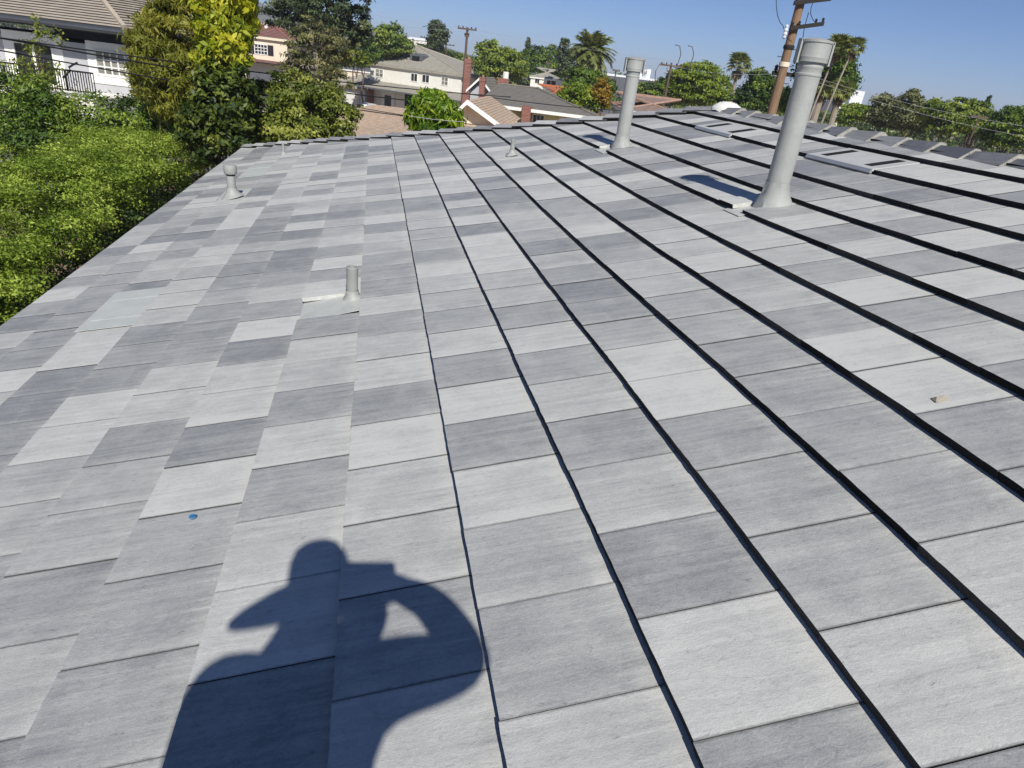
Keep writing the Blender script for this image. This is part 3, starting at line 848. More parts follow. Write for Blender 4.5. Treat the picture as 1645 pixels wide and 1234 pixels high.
def tree(name, label, cat, base, blobs, n, size, leaf, trunk_r=0.12, bark='bark', group=None, seed=1, trunk_top=None, crown_name='crown', klimb=None, **kw):
    """A plant: trunk with limbs, and a crown of single leaves. base and blobs in world space."""
    base = np.array([base[0], base[1], float(ground_z(base[0], base[1])) - 0.1])
    root = empty(name, base, 0, label, cat, group)
    bl = [(b[0] - base[0], b[1] - base[1], b[2] - base[2], *b[3:]) for b in blobs]
    zc = np.average([b[2] for b in bl]); xc = np.average([b[0] for b in bl]); yc = np.average([b[1] for b in bl])
    limbs(root, (0, 0, 0), trunk_top if trunk_top is not None else (xc, yc, zc), trunk_r, bl, M[bark], seed, k=klimb)
    V, t = leaves(bl, n, size, seed=seed, **kw)
    quads_mesh(crown_name, V, t, LF[leaf] if isinstance(leaf, str) else leaf, root)
    return root


def px_blob(px, py, rpx, rpy, d, depth=None):
    """An ellipsoid whose centre and radii are read in the photograph, at distance d."""
    c = at(px, py, d); k = np.linalg.norm(c - CAM) / math.hypot(FPX, math.hypot(px - CX, py - CY))
    rx = rpx * k; rz_ = rpy * k
    return (c[0], c[1], c[2], rx, depth if depth else rx, rz_)


def px_tree(name, label, cat, d, blobs, n, size, leaf, **kw):
    bl = []
    for b in blobs:
        dd = d + (b[4] if len(b) > 4 else 0)
        bl.append(px_blob(*b[:4], dd))
    cx_ = np.average([b[0] for b in bl], weights=[b[3] for b in bl]); cy_ = np.average([b[1] for b in bl], weights=[b[3] for b in bl])
    if 'foot' in kw:
        f_ = at(*kw.pop('foot'), d); cx_, cy_ = f_[0], f_[1]
    return tree(name, label, cat, (cx_, cy_), bl, n, size, leaf, **kw)


# the bright hedge along the eave
hb = []
g_ = np.random.default_rng(4)
for y_, top in zip(np.arange(3.2, 18.6, 0.85), np.interp(np.arange(3.2, 18.6, 0.85), [3, 5.2, 7.8, 8.8, 10, 12.4, 14.7, 16.5, 18.6], [2.45, 2.5, 2.62, 2.72, 2.7, 2.92, 2.92, 2.75, 2.2])):
    xc = -5.2 + g_.normal(0, .12); tz = top - .05 + g_.normal(0, .03)
    hb.append((xc, y_, tz - 0.62, 1.0 + g_.normal(0, .04), 1.05, 0.6))
hedge_ = tree('hedge', 'long clipped bright green hedge running beside the left eave of the roof', 'hedge', (-4.5, 10.5), hb, 150000, 0.055, 'hedge', 0.05, klimb=4, seed=21, clumps_per=48, clump=.13, shell=.82, upw=.8, tone=(.54, .21), trunk_top=(0, 0, 1.2))
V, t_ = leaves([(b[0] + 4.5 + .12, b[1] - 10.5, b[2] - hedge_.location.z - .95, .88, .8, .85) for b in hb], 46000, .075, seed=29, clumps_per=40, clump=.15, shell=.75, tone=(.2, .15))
quads_mesh('shade_toned_lower_leaves', V, t_, LF['dark'], hedge_)  # leaves coloured dark to stand in for shade low on the hedge side
# darker shrubs behind it
px_tree('shrub', 'tall dark green shrub at the left edge under the balcony', 'shrub', 17.0,
        [(-30, 190, 75, 70), (25, 165, 62, 58), (10, 235, 80, 60), (85, 225, 62, 55), (60, 190, 55, 45)], 26000, .10, 'dark', seed=22, clumps_per=40, clump=.17, trunk_r=.07, group='garden shrubs left of the roof', tone=(.5, .2))
px_tree('shrub', 'dark green shrub between the balcony and the bright hedge', 'shrub', 17.6,
        [(150, 205, 62, 50), (215, 200, 60, 44), (120, 235, 60, 50), (185, 235, 62, 50), (265, 205, 45, 42)], 26000, .10, 'dark', seed=23, clumps_per=40, clump=.17, trunk_r=.07, group='garden shrubs left of the roof', tone=(.55, .2))
px_tree('shrub', 'leafy mid green shrub crowding the low end of the hip tiles', 'shrub', 17.4,
        [(440, 185, 52, 48), (505, 178, 50, 45), (545, 196, 32, 34), (470, 150, 40, 36), (415, 215, 40, 36), (480, 215, 70, 30), (420, 165, 30, 34)], 30000, .105, 'mid', seed=24, clumps_per=40, clump=.16, trunk_r=.07, group='garden shrubs left of the roof', tone=(.55, .2))
px_tree('shrub', 'shaded dark shrub squeezed between the bamboo and the leafy shrub', 'shrub', 15.5,
        [(350, 190, 42, 46), (375, 165, 32, 45), (335, 215, 40, 36), (372, 208, 32, 34), (362, 125, 30, 34), (350, 150, 30, 30)], 13000, .14, 'mid', seed=25, clumps_per=34, clump=.17, trunk_r=.06, group='garden shrubs left of the roof', tone=(.25, .2), edge=.6)
# bamboo clump
bx = empty('bamboo', at(300, 235, 16.6), 0, 'tall yellowish bamboo clump in front of the grey house', 'bamboo')
bz = float(ground_z(bx.location.x, bx.location.y)); bx.location.z = bz
bl_ = [px_blob(*b, 16.6) for b in ((248, 85, 40, 52), (300, 40, 52, 60), (345, 80, 38, 55), (285, 120, 62, 50), (238, 130, 26, 36), (335, 135, 40, 46), (300, 172, 52, 32), (315, -15, 52, 40), (258, 35, 28, 34))]
bl_ = [(b[0] - bx.location.x, b[1] - bx.location.y, b[2] - bz, *b[3:]) for b in bl_]
V, t_ = leaves(bl_, 42000, .15, seed=31, upw=.2, clumps_per=44, clump=.15, aspect=.2, droop=.55, tone=(.5, .2), shell=.5)
quads_mesh('crown', V, t_, LF['bamboo'], bx)
gb = random.Random(3)
for k in range(14):
    b = gb.choice(bl_); mb = MB(); x0, y0 = gb.uniform(-.6, .6), gb.uniform(-.4, .4)
    mb.tube([(x0, y0, 0), (x0 * 1.3 + b[0] * .3, y0 * 1.3 + b[1] * .3, b[2] * .55), (b[0] + gb.uniform(-.4, .4), b[1] + gb.uniform(-.3, .3), b[2] + b[5] * .4)], [.025, .02, .008], 6)
    mb.build('cane', M['cane'], bx)
px_tree('broadleaf_tree', 'bright yellow-green broadleaf tree standing right of the bamboo clump', 'tree', 15.6,
        [(368, 20, 34, 34), (340, 0, 34, 30), (378, 70, 22, 34), (360, 50, 34, 30), (375, -25, 36, 30), (350, 95, 30, 26)], 9000, .20, 'yellow', seed=32, clumps_per=30, clump=.2, aspect=.36, droop=.5, trunk_r=.09, bark='bark_p', tone=(.62, .22))
# thin sapling before the balcony
px_tree('sapling', 'thin sapling with sparse leaves in front of the balcony window', 'tree', 18.2,
        [(60, 45, 12, 18), (52, 75, 14, 16), (90, 60, 10, 12), (45, 110, 20, 16), (75, 115, 18, 18), (58, 135, 28, 14)], 1100, .10, 'mid', seed=33, clumps_per=12, clump=.3, trunk_r=.03, tone=(.6, .2), foot=(62, 160))

# ------------------------------------------------------------------ houses round about
def steps_face(mb, a, b, c, d, n, step, mi=0, wob=0.0):
    """A roof slope a-b (eave) to d-c (ridge) laid in n courses, each lapping the next by step metres."""
    a, b, c, d = [np.array(p, float) for p in (a, b, c, d)]
    nr = np.cross(b - a, d - a); nr /= np.linalg.norm(nr); nr = nr if nr[2] > 0 else -nr
    for k in range(n):
        t0, t1 = k / n, (k + 1) / n
        p = [a + (d - a) * t0 + nr * step, b + (c - b) * t0 + nr * step, b + (c - b) * t1 + nr * .004, a + (d - a) * t1 + nr * .004]
        mb.face(p, mi)
        mb.face([a + (d - a) * t0, b + (c - b) * t0, p[1], p[0]], 1 if mi == 0 else mi)


def hip_roof(root, x0, x1, y0, y1, ze, zr, mats, n=12, step=.03, rx=None, eave=0.18, fascia=None, name='roof'):
    """rx: the ridge's two x ends (None: equal pitches)."""
    ym = (y0 + y1) / 2; h = (y1 - y0) / 2
    r0, r1 = rx if rx else (x0 + h, x1 - h)
    A, B, Cc, D = (x0, y0, ze), (x1, y0, ze), (x1, y1, ze), (x0, y1, ze); P, Q = (r0, ym, zr), (r1, ym, zr)
    mb = MB()
    steps_face(mb, A, B, Q, P, n, step); steps_face(mb, Cc, D, P, Q, n, step)
    steps_face(mb, D, A, P, P, n, step); steps_face(mb, B, Cc, Q, Q, n, step)
    mb.face([A, D, Cc, B], 1)
    r = mb.build(name, mats, root)
    fb = MB(); e = eave
    for (ax, ay), (bx_, by_) in (((x0, y0), (x1, y0)), ((x1, y0), (x1, y1)), ((x1, y1), (x0, y1)), ((x0, y1), (x0, y0))):
        fb.face([(ax, ay, ze - e), (bx_, by_, ze - e), (bx_, by_, ze + .01), (ax, ay, ze + .01)])
    fb.face([(x0, y0, ze - e), (x0, y1, ze - e), (x1, y1, ze - e), (x1, y0, ze - e)])
    fb.build('fascia', fascia or M['white'], r)
    mb = MB()
    for u, v in ((A, P), (B, Q), (Cc, Q), (D, P), (P, Q)):
        if np.linalg.norm(np.array(u) - np.array(v)) > .1: mb.tube([np.array(u) + (0, 0, step), np.array(v) + (0, 0, step + .02)], step * 1.6 + .03, 5)
    mb.build('hip_cap', mats[0] if isinstance(mats, (list, tuple)) else mats, r)
    return r


def gable_roof(root, x0, x1, y0, y1, ze, zr, mats, along='y', n=10, step=.025, trim=None, trim_h=.2, name='roof', xr=None):
    """Ridge along local y (gable to the front) or x."""
    mb = MB(); tr = MB(); h = trim_h
    if along == 'y':
        xm = xr if xr is not None else (x0 + x1) / 2
        steps_face(mb, (x0, y1, ze), (x0, y0, ze), (xm, y0, zr), (xm, y1, zr), n, step)
        steps_face(mb, (x1, y0, ze), (x1, y1, ze), (xm, y1, zr), (xm, y0, zr), n, step)
        for (a, b) in (((x0, ze), (xm, zr)), ((xm, zr), (x1, ze))):
            tr.prism([(a[0], a[1] - h), (b[0], b[1] - h), (b[0], b[1] + .03), (a[0], a[1] + .03)], 'y', y0 - .05, y0)
    else:
        ym = (y0 + y1) / 2
        steps_face(mb, (x0, y0, ze), (x1, y0, ze), (x1, ym, zr), (x0, ym, zr), n, step)
        steps_face(mb, (x1, y1, ze), (x0, y1, ze), (x0, ym, zr), (x1, ym, zr), n, step)
        tr.box(x0, x1, y0 - .04, y0, ze - h, ze + .03)
        for x in (x0, x1):
            tr.prism([(y0, ze - h), (ym, zr - h), (ym, zr + .03), (y0, ze + .03)], 'x', x - .025, x + .025); tr.prism([(y1, ze - h), (ym, zr - h), (ym, zr + .03), (y1, ze + .03)], 'x', x - .025, x + .025)
    r = mb.build(name, mats, root); tr.build('fascia', trim or M['white'], r)
    return r


def window(root, x0, x1, z0, z1, y=0.0, frame=None, glass=None, nx=2, nz=1, fw=.07, trim=0.0, bars=.03, name='window'):
    """Glass set back in a frame with glazing bars; frame stands 4 cm proud of the wall at local y."""
    f = MB(); fr = frame or M['white']
    f.box(x0 - fw, x0, y - .05, y + .05, z0 - fw, z1 + fw); f.box(x1, x1 + fw, y - .05, y + .05, z0 - fw, z1 + fw)
    f.box(x0, x1, y - .05, y + .05, z0 - fw, z0); f.box(x0, x1, y - .05, y + .05, z1, z1 + fw)
    for i in range(1, nx):
        x = x0 + (x1 - x0) * i / nx; f.box(x - bars / 2, x + bars / 2, y - .04, y + .03, z0, z1)
    for i in range(1, nz):
        z = z0 + (z1 - z0) * i / nz
        for q in range(nx): f.box(x0 + (x1 - x0) * q / nx + bars / 2, x0 + (x1 - x0) * (q + 1) / nx - bars / 2, y - .035, y + .025, z - bars / 2, z + bars / 2)
    o = f.build(name, fr, root)
    p = MB(); p.face([(x0, y - .012, z0), (x1, y - .012, z0), (x1, y - .012, z1), (x0, y - .012, z1)]); p.build('pane', glass or M['glass'], o)
    if trim:
        t = MB(); q = trim
        t.box(x0 - fw - q, x0 - fw, y - .03, y + .02, z0 - fw - q, z1 + fw + q); t.box(x1 + fw, x1 + fw + q, y - .03, y + .02, z0 - fw - q, z1 + fw + q)
        t.box(x0 - fw, x1 + fw, y - .03, y + .02, z1 + fw, z1 + fw + q); t.box(x0 - fw, x1 + fw, y - .03, y + .02, z0 - fw - q, z0 - fw)
        t.build('surround', M['white'], o)
    return o


def wall_box(root, x0, x1, y0, y1, z0, z1, mat, name='wall'):
    return MB().box(x0, x1, y0, y1, z0, z1).build(name, mat, root)


def frame_at(p0, p1):
    """Heading of a facade that runs from p0 (left) to p1 (right) in plan."""
    return math.atan2(p1[1] - p0[1], p1[0] - p0[0])


# --- the grey two-storey house at the left, behind the garden
o0 = at(0, 60, 21.0)
gh = empty('grey_stucco_house', (o0[0], o0[1], 0), YAW, 'two-storey grey stucco house with beige tiled roof and balcony at upper left', 'house')
H = lambda px, py: ((px) * 21.0 / FPX * 1.02, 0)
kx = 21.0 / FPX / math.cos(math.atan((100 - CX) / FPX)) * 0.80     # metres per pixel along the facade, near its middle
def gx(px): q = at(px, 60, 21.0) - o0; return float(q @ RT)
def gz(px, py, d=21.0): return float(at(px, py, d)[2])
def lat(px, d): return float((at(px, 60, d) - o0) @ RT)
xL = gx(-420); xR = gx(213)
wall_box(gh, xL + .5, xR - .1, 0, 7, -.6, gz(100, 66), M['stucco_g'])
# rooms step back: the lower part of the balcony is a white band
MB().box(xL + .5, gx(205), -2.0, -.002, -.6, gz(100, 152, 19.2)).build('balcony', M['stucco_w'], gh)
zE = gz(100, 47, 20.3) + .2; zR = zE + 1.95
r_ = hip_roof(gh, xL, xR + .25, -.75, 7.6, zE, zR, [M['roof_beige'], M['grey_dark']], n=29, step=.035, rx=(xL + 5, xR - 3.9), eave=.2, fascia=M['grey_dark'])
MB().tube([(xL, -.84, zE - .06), (xR + .3, -.84, zE - .10)], .065, 8).build('gutter', M['grey_dark'], r_)
# wing behind with skylights
rw = hip_roof(gh, gx(-60), lat(222, 24.5), 3.2, 11, zE + .35, zE + 2.1, [M['roof_beige'], M['grey_dark']], n=14, step=.04, rx=(gx(-20), lat(222, 24.5) - 2.8), eave=.2, fascia=M['grey_dark'], name='wing_roof')
wall_box(gh, gx(-50), lat(222, 24.5) - .5, 3.8, 10.4, -.6, zE + .1, M['stucco_g'])
mv = MB(); zz = zE + 1.15
for q in range(4): mv.box(gx(96) + .05 * q, gx(118) - .05 * q, 1.05 + q * .03, 1.5, zz + .1 * q, zz + .1 * q + .055)
mv.prism([(gx(94), zz - .02), (gx(120), zz - .02), (gx(113), zz + .45), (gx(101), zz + .45)], 'y', 1.3, 1.9)
mv.build('roof_louver', M['white'], r_)
for px_, py_ in ((162, 8), (199, 16), (226, 16)):
    q = at(px_, py_, 25.5) - np.array(gh.location); lx, ly = float(q @ RT), float(q @ FW)
    MB().box(lx - .22, lx + .22, ly - .1, ly + .5, q[2] - .12, q[2] + .14).build('skylight', M['white'], rw)
def W_(px, py): return gx(px), gz(px, py)
# sliding door, left, and window, right
x0, z1 = W_(21, 68); x1, z0 = W_(80, 134)
window(gh, x0, x1, z0, z1, 0, M['white'], M['glass'], 2, 1, .06, .26, .07, 'sliding_door')
x0, z1 = W_(151, 83); x1, z0 = W_(196, 122)
window(gh, x0, x1, z0, z1, 0, M['white'], M['glass_l'], 4, 3, .06, .22, .035)
# balcony rail
zr0, zr1 = gz(120, 152, 19.2) + .06, gz(120, 114, 19.2)
rail = MB(); yb = -1.9
rail.box(gx(-60), gx(206), yb - .02, yb + .02, zr1 - .02, zr1 + .02); rail.box(gx(-60), gx(206), yb - .015, yb + .015, zr0 + .04, zr0 + .07)
rr = rail.build('balcony_rail', M['iron'], gh)
n_b = 72
for k in range(n_b):
    x = gx(-60) + (gx(206) - gx(-60)) * k / (n_b - 1)
    w = .022 if k % 12 == 0 else .009
    MB().box(x - w, x + w, yb - w, yb + w, zr0 + .02, zr1).build('baluster', M['iron'], rr)
for px_ in (72, 112, 178):
    x = gx(px_); z = (zr0 + zr1) / 2
    sc = MB()
    for a in range(4): sc.tube([(x + .07 * math.cos(a * 1.57 + u) * (1 - u / 5), yb - .01, z + .09 * math.sin(a * 1.57 + u) * (1 - u / 5)) for u in (0, .6, 1.3, 2.0)], .008, 4)
    sc.build('scroll', M['iron'], rr)

# --- cream house with dark shutters
D_ = 80.0
o0 = at(388, 110, D_)
ch = empty('cream_house', (o0[0], o0[1], -3.0), YAW, 'cream house with red tiled roof and a window between dark shutters', 'house')
def lx(px, o, d): return float((at(px, 100, d) - o) @ RT)
cx0, cx1 = -4.5, lx(462, o0, D_)
zb = 3.0
def hz(px, py, d=D_): return float(at(px, py, d)[2]) + zb
wall_box(ch, cx0, cx1, 0, 9, 0, hz(430, 61), M['stucco_c'])
hip_roof(ch, cx0 - .35, cx1 + .35, -.3, 9.4, hz(430, 60), hz(420, 40, 84), [M['roof_red'], M['grey_dark']], n=8, step=.06, rx=(cx0 + 3, cx1 - 3.2), eave=.25, fascia=M['stucco_c'])
skirt = MB(); steps_face(skirt, (cx0 - .4, -1.2, hz(430, 101)), (cx1 + .5, -1.2, hz(430, 101)), (cx1 + .5, 0, hz(430, 97)), (cx0 - .4, 0, hz(430, 97)), 3, .05); skirt.face([(cx0 - .4, -1.2, hz(430, 101)), (cx1 + .5, -1.2, hz(430, 101)), (cx1 + .5, 0, hz(430, 103)), (cx0 - .4, 0, hz(430, 103))], 1)
skirt.build('lower_roof', [M['roof_red'], M['grey_dark']], ch)
wx0, wx1 = lx(411, o0, D_), lx(430, o0, D_); wz1, wz0 = hz(420, 72), hz(420, 87)
window(ch, wx0, wx1, wz0, wz1, 0, M['white'], M['glass'], 4, 3, .08, 0, .06)
for a, b in ((wx0 - .1 - .62, wx0 - .1), (wx1 + .1, wx1 + .72)):
    sh = MB().box(a, b, -.06, -.005, wz0 - .05, wz1 + .05)
    for q in range(7): sh.box(a + .05, b - .05, -.075, -.06, wz0 + (wz1 - wz0) * (q + .15) / 7, wz0 + (wz1 - wz0) * (q + .7) / 7)
    sh.build('shutter', M['shutter'], ch)
for px_ in (399, 411):
    x = lx(px_, o0, D_); z = hz(px_, 46, 83)
    MB().lathe([(.22, -.8), (.22, .5), (.3, .5), (.3, .75), (.001, .8)], (x, 3.5, z), 8).build('chimney', M['stucco_w'], ch)
gd = MB().box(lx(398, o0, D_), lx(440, o0, D_), -.05, .02, 0.1, hz(420, 117)); gd.build('garage_door', M['roof_dark'], ch)

# --- the white two-storey house
PL, PR = at(588, 102, 94), at(741, 123.5, 88)
wh = empty('white_house', (PL[0], PL[1], -3.2), frame_at(PL, PR), 'large white two-storey house with pyramid roof, dormer and lower skirt roof', 'house')
Lw = float(np.linalg.norm((PR - PL)[:2])); u_ = (PR - PL)[:2] / Lw
v_ = np.array([-u_[1], u_[0]])
def wxz(px, py, back=0.0):
    """Local x and z on the facade plane, moved back metres, for a photograph pixel."""
    r = RW.T @ np.array([(px - CX) / FPX, (py - CY) / FPX, 1.0]); o2 = PL[:2] + v_ * back
    k = ((o2 - CAM[:2]) @ v_) / (r[:2] @ v_); P = CAM + r * k
    return float((P[:2] - PL[:2]) @ u_), float(P[2]) + 3.2
ze = wxz(660, 110)[1] ; zt = wxz(660, 73, 6)[1]
wall_box(wh, .25, Lw - .35, 0.6, 12.5, 0, ze, M['stucco_w'])
xr0 = wxz(661, 73, 6)[0]
wr = hip_roof(wh, -.1, Lw + .1, .3, 13.0, ze, zt, [M['roof_sand'], M['roof_dark']], n=22, step=.03, rx=(xr0 - .7, xr0 + .7), eave=.22, fascia=M['roof_sand'])
dx, dz = wxz(674, 94, 3.2)
dmr = MB(); dmr.prism([(dx - .85, dz - .55), (dx + .85, dz - .55), (dx + .95, dz + .35), (dx, dz + .6), (dx - .95, dz + .35)], 'y', 2.4, 4.8); dmr.build('dormer', M['roof_dark'], wr)
MB().box(dx - .55, dx + .55, 2.32, 2.42, dz - .42, dz + .22).build('dormer_vent', M['slot'], wr)
for px_ in (606, 612, 667): pass
for (a, b, c_, d_), gl in (((604, 111, 615, 124), 'glass_l'), ((661, 118, 670, 131), 'glass'), ((679, 120, 689, 133), 'glass'), ((710, 124, 719, 137), 'glass_l')):
    x0, z1 = wxz(a, b, .6); x1, z0 = wxz(c_, d_, .6)
    window(wh, x0, x1, z0, z1, .6, M['white'], M[gl], 2, 2 if gl == 'glass_l' else 1, .08, 0, .05)
# skirt roof over the ground floor
s0 = wxz(578, 138, -2.2); s1 = wxz(741, 160, -2.2); t0_ = wxz(586, 127, .5); t1_ = wxz(741, 143, .5)
sk = MB(); zlow = s0[1]; zhi = t0_[1]
steps_face(sk, (-1.1, -2.2, zlow), (Lw + 1.5, -2.2, zlow), (Lw + .4, .58, zhi), (.1, .58, zhi), 8, .03); sk.face([(-1.1, -2.2, zlow - .15), (Lw + 1.5, -2.2, zlow - .15), (Lw + 1.5, -2.2, zlow + .03), (-1.1, -2.2, zlow + .03)], 1); sk.face([(-1.1, -2.2, zlow - .15), (-1.1, .6, zlow - .15), (Lw + 1.5, .6, zlow - .15), (Lw + 1.5, -2.2, zlow - .15)], 1)
steps_face(sk, (-1.1, .6, zlow), (-1.1, -2.2, zlow), (.1, .58, zhi), (.1, .6, zhi), 8, .03)
sk.build('lower_roof', [M['roof_sand'], M['roof_dark']], wh)
# door with white surround, porch opening
dx0, dz1 = wxz(619, 153, .6); dx1, dz0 = wxz(630, 172, .6)
dr = MB().box(dx0, dx1, .5, .58, 0.15, dz1); dr.build('door', M['grey_dark'], wh)
sr = MB(); sr.box(dx0 - .45, dx0, .35, .58, 0, dz1 + .1); sr.box(dx1, dx1 + .45, .35, .58, 0, dz1 + .1); sr.box(dx0 - .6, dx1 + .6, .3, .58, dz1 + .1, dz1 + .55); sr.build('door_surround', M['white'], wh)
po0 = wxz(651, 150, .6)[0]; po1 = wxz(664, 150, .6)[0]
MB().box(po0, po1, .52, .59, .1, dz1 + .5).build('porch_opening', M['slot'], wh)
bp = MB(); q0 = wxz(596, 150, .2)[0]; bp.box(q0 - .25, q0 + .25, -.3, .5, 0, dz1 + .4); bp.build('brick_pier', M['brick'], wh)
# garage wing at the left
gx0, gx1 = wxz(535, 150, 3)[0], wxz(592, 150, 3)[0]
gzt = wxz(560, 138, 3)[1]
wall_box(wh, gx0, gx1 - .6, 3, 9, 0, gzt, M['stucco_w'], 'garage_wall')
gr_ = hip_roof(wh, gx0 - .5, gx1 - .1, 2.4, 9.6, gzt, wxz(570, 117, 6)[1], [M['roof_sand'], M['roof_dark']], n=10, step=.03, rx=(gx0 + 3.2, gx1 - 1.0), eave=.2, fascia=M['roof_sand'], name='garage_roof')
ga, gb2 = wxz(541, 150, 3)[0], wxz(578, 150, 3)[0]
gdo = MB().box(ga, gb2, 2.93, 3.0, .05, gzt - .55)
for q in range(4): gdo.box(ga + .03, gb2 - .03, 2.91, 2.93, .08 + (gzt - .65) * q / 4, .02 + (gzt - .65) * (q + 1) / 4)
gdo.build('garage_door', M['white'], wh)


def car(name, loc, rz, label, paint):
    root = empty(name, loc, rz, label, 'car')
    side = [(-2.3, .35), (-2.32, .75), (-2.2, .98), (-1.75, 1.05), (-1.45, 1.62), (-1.1, 1.72), (.7, 1.72), (1.25, 1.12), (2.1, .98), (2.3, .75), (2.3, .35)]
    mb = MB()
    n = len(side)
    for (w, s0_), (w2, s1_) in zip([(-.9, 1), (-.84, .97)], [(-.84, .97), (.84, .97)]): pass
    L_ = [(x, -.9 + (.16 if z > 1.1 else 0.0), z) for x, z in side]; R2 = [(x, .9 - (.16 if z > 1.1 else 0.0), z) for x, z in side]
    mb.face(L_[::-1]); mb.face(R2)
    for i in range(n): mb.face([L_[i], L_[(i + 1) % n], R2[(i + 1) % n], R2[i]])
    mb.build('body', paint, root)
    g2 = MB()
    g2.face([(-1.77, -.66, 1.1), (-1.77, .66, 1.1), (-1.5, .6, 1.58), (-1.5, -.6, 1.58)]); g2.build('rear_window', M['glass'], root)
    g3 = MB(); g3.face([(1.24, -.66, 1.16), (1.24, .66, 1.16), (.76, .6, 1.66), (.76, -.6, 1.66)]); g3.build('windscreen', M['glass'], root)
    for s in (-1, 1):
        g4 = MB(); y_ = s * .752
        g4.face([(-1.5, y_ * 1.02, 1.16), (1.0, y_ * 1.02, 1.16), (.68, y_ * 1.0, 1.58), (-1.3, y_ * 1.0, 1.58)]); g4.build('side_window', M['glass'], root)
        for x in (-1.4, 1.45):
            wv = MB(); ring = [(x + .34 * math.cos(a), .34 + .34 * math.sin(a)) for a in (2 * math.pi * k / 14 for k in range(14))]
            wv.prism(ring, 'y', s * .93 - .09, s * .93 + .01 if s > 0 else s * .93 + .11); wv.build('wheel', M['rubber'], root)
    for s in (-1, 1): MB().box(-2.335, -2.30, s * .7 - .14, s * .7 + .14, .72, .9).build('tail_lamp', M['roof_red'], root)
    return root


cp = at(591, 166, 90); car('parked_car', (cp[0], cp[1], -3.15), frame_at(PL, PR) + R_(90), 'white car with a dark rear window parked by the white garage door', M['car'])

# --- the brown-roofed house just beyond this roof
D_ = 30.0
o0 = at(560, 200, 27.0)
bh = empty('brown_roofed_house', (o0[0], o0[1], -1.0), YAW + R_(-3), 'low house with speckled brown shingle roof and white-edged gable beyond the hip', 'house')
def bl(px, py, d):
    q = at(px, py, d) - o0; a = YAW + R_(-3)
    return float(q[0] * math.cos(a) + q[1] * math.sin(a)), float(-q[0] * math.sin(a) + q[1] * math.cos(a)), float(q[2] + o0[2]) + 1.0
x0 = bl(520, 190, 30)[0]; x1 = bl(830, 200, 30)[0]; zrid = bl(600, 168, 34)[2]; zea = bl(600, 213, 28)[2] - .35
rb = MB()
steps_face(rb, (x0 - 2, 0, zea), (x1, 0, zea), (x1, 7, zrid), (x0 + 1.0, 7, zrid), 22, .010)
steps_face(rb, (x1, 14, zea), (x0 - 2, 14, zea), (x0 + 1.0, 7, zrid), (x1, 7, zrid), 10, .02)
rb.face([(x0 - 2, 0, zea - .05), (x0 - 2, 14, zea - .05), (x1, 14, zea - .05), (x1, 0, zea - .05)], 1)
# a wing that runs towards the viewer, its valley the diagonal line
vx = bl(640, 180, 31)[0]
steps_face(rb, (bl(582, 205, 28)[0], -1, zea + .05), (bl(582, 205, 28)[0], -5, zea + .05), (vx, -5, zrid - .25), (vx, 5.2, zrid - .25), 20, .010)
steps_face(rb, (vx + 6, -5, zea - .25), (vx + 6, 5.2, zea - .25), (vx, 5.2, zrid - .25), (vx, -5, zrid - .25), 20, .010)
rfb = rb.build('roof', [M['roof_brown'], M['roof_terra']], bh)
wall_box(bh, x0 - 1.4, x1 - .5, .6, 13.4, -.5, zea - .05, M['stucco_c'])
# gable facing this way
ga_, gb_ = bl(732, 173, 31), bl(808, 198, 29.5); gp = bl(752, 161, 31)
gr2 = gable_roof(bh, ga_[0] - .35, gb_[0], gp[1] - .2, gp[1] + 7, gp[2] - .95, gp[2], [M['roof_brown'], M['roof_dark']], 'y', 14, .022, M['white'], .17, 'gable_roof', gp[0])
gw = MB(); gw.face([(ga_[0], gp[1] + .35, gp[2] - .95 - .8), (gb_[0] - .4, gp[1] + .35, gp[2] - .95 - .8), (gb_[0] - .4, gp[1] + .35, gp[2] - .95), (gp[0], gp[1] + .35, gp[2] - .06), (ga_[0], gp[1] + .35, gp[2] - .85)]); gw.build('gable_wall', M['stucco_c'], bh)
lowr = MB(); steps_face(lowr, (gp[0] - 1.2, gp[1] - 2.2, gp[2] - 1.75), (gb_[0] + .6, gp[1] - 2.2, gp[2] - 1.75), (gb_[0] - .5, gp[1] + .3, gp[2] - 1.0), (gp[0] - 1.2, gp[1] + .3, gp[2] - 1.0), 8, .022); lowr.build('porch_roof', [M['roof_brown'], M['roof_dark']], bh)

# --- the long grey-roofed house
o0 = at(770, 170, 46.0)
gy = empty('grey_roofed_house', (o0[0], o0[1], -2.2), YAW + R_(-4), 'long low house with grey-brown roof, yellow walls and brick chimneys', 'house')
def yl(px, py, d):
    q = at(px, py, d) - o0; a = YAW + R_(-4)
    return float(q[0] * math.cos(a) + q[1] * math.sin(a)), float(-q[0] * math.sin(a) + q[1] * math.cos(a)), float(q[2] + o0[2]) + 2.2
xa, xb = yl(772, 165, 46)[0], yl(960, 195, 46)[0]; za = yl(830, 172, 45.3)[2]; zb_ = yl(850, 141, 51)[2]
gyr = hip_roof(gy, xa, xb, -.7, 10.5, za, zb_, [M['roof_grey'], M['roof_dark']], n=16, step=.025, rx=(xa + .5, xb - 4.6), eave=.2, fascia=M['white'])
wall_box(gy, xa + .5, xb - .6, 0, 9.8, -.6, za - .05, M['yellow'])
for a, b in ((794, 799), (806, 811), (815, 819)):
    p, q = yl(a, 180, 46), yl(b, 190, 46)
    window(gy, p[0], q[0], yl(a, 190, 46)[2], yl(a, 175, 46)[2], 0, M['white'], M['teal'], 1, 2, .05)
p = yl(845, 180, 45); MB().box(p[0] - .25, p[0] + .3, -.9, -.1, -.5, za + .12).build('chimney', M['brick'], gyr)
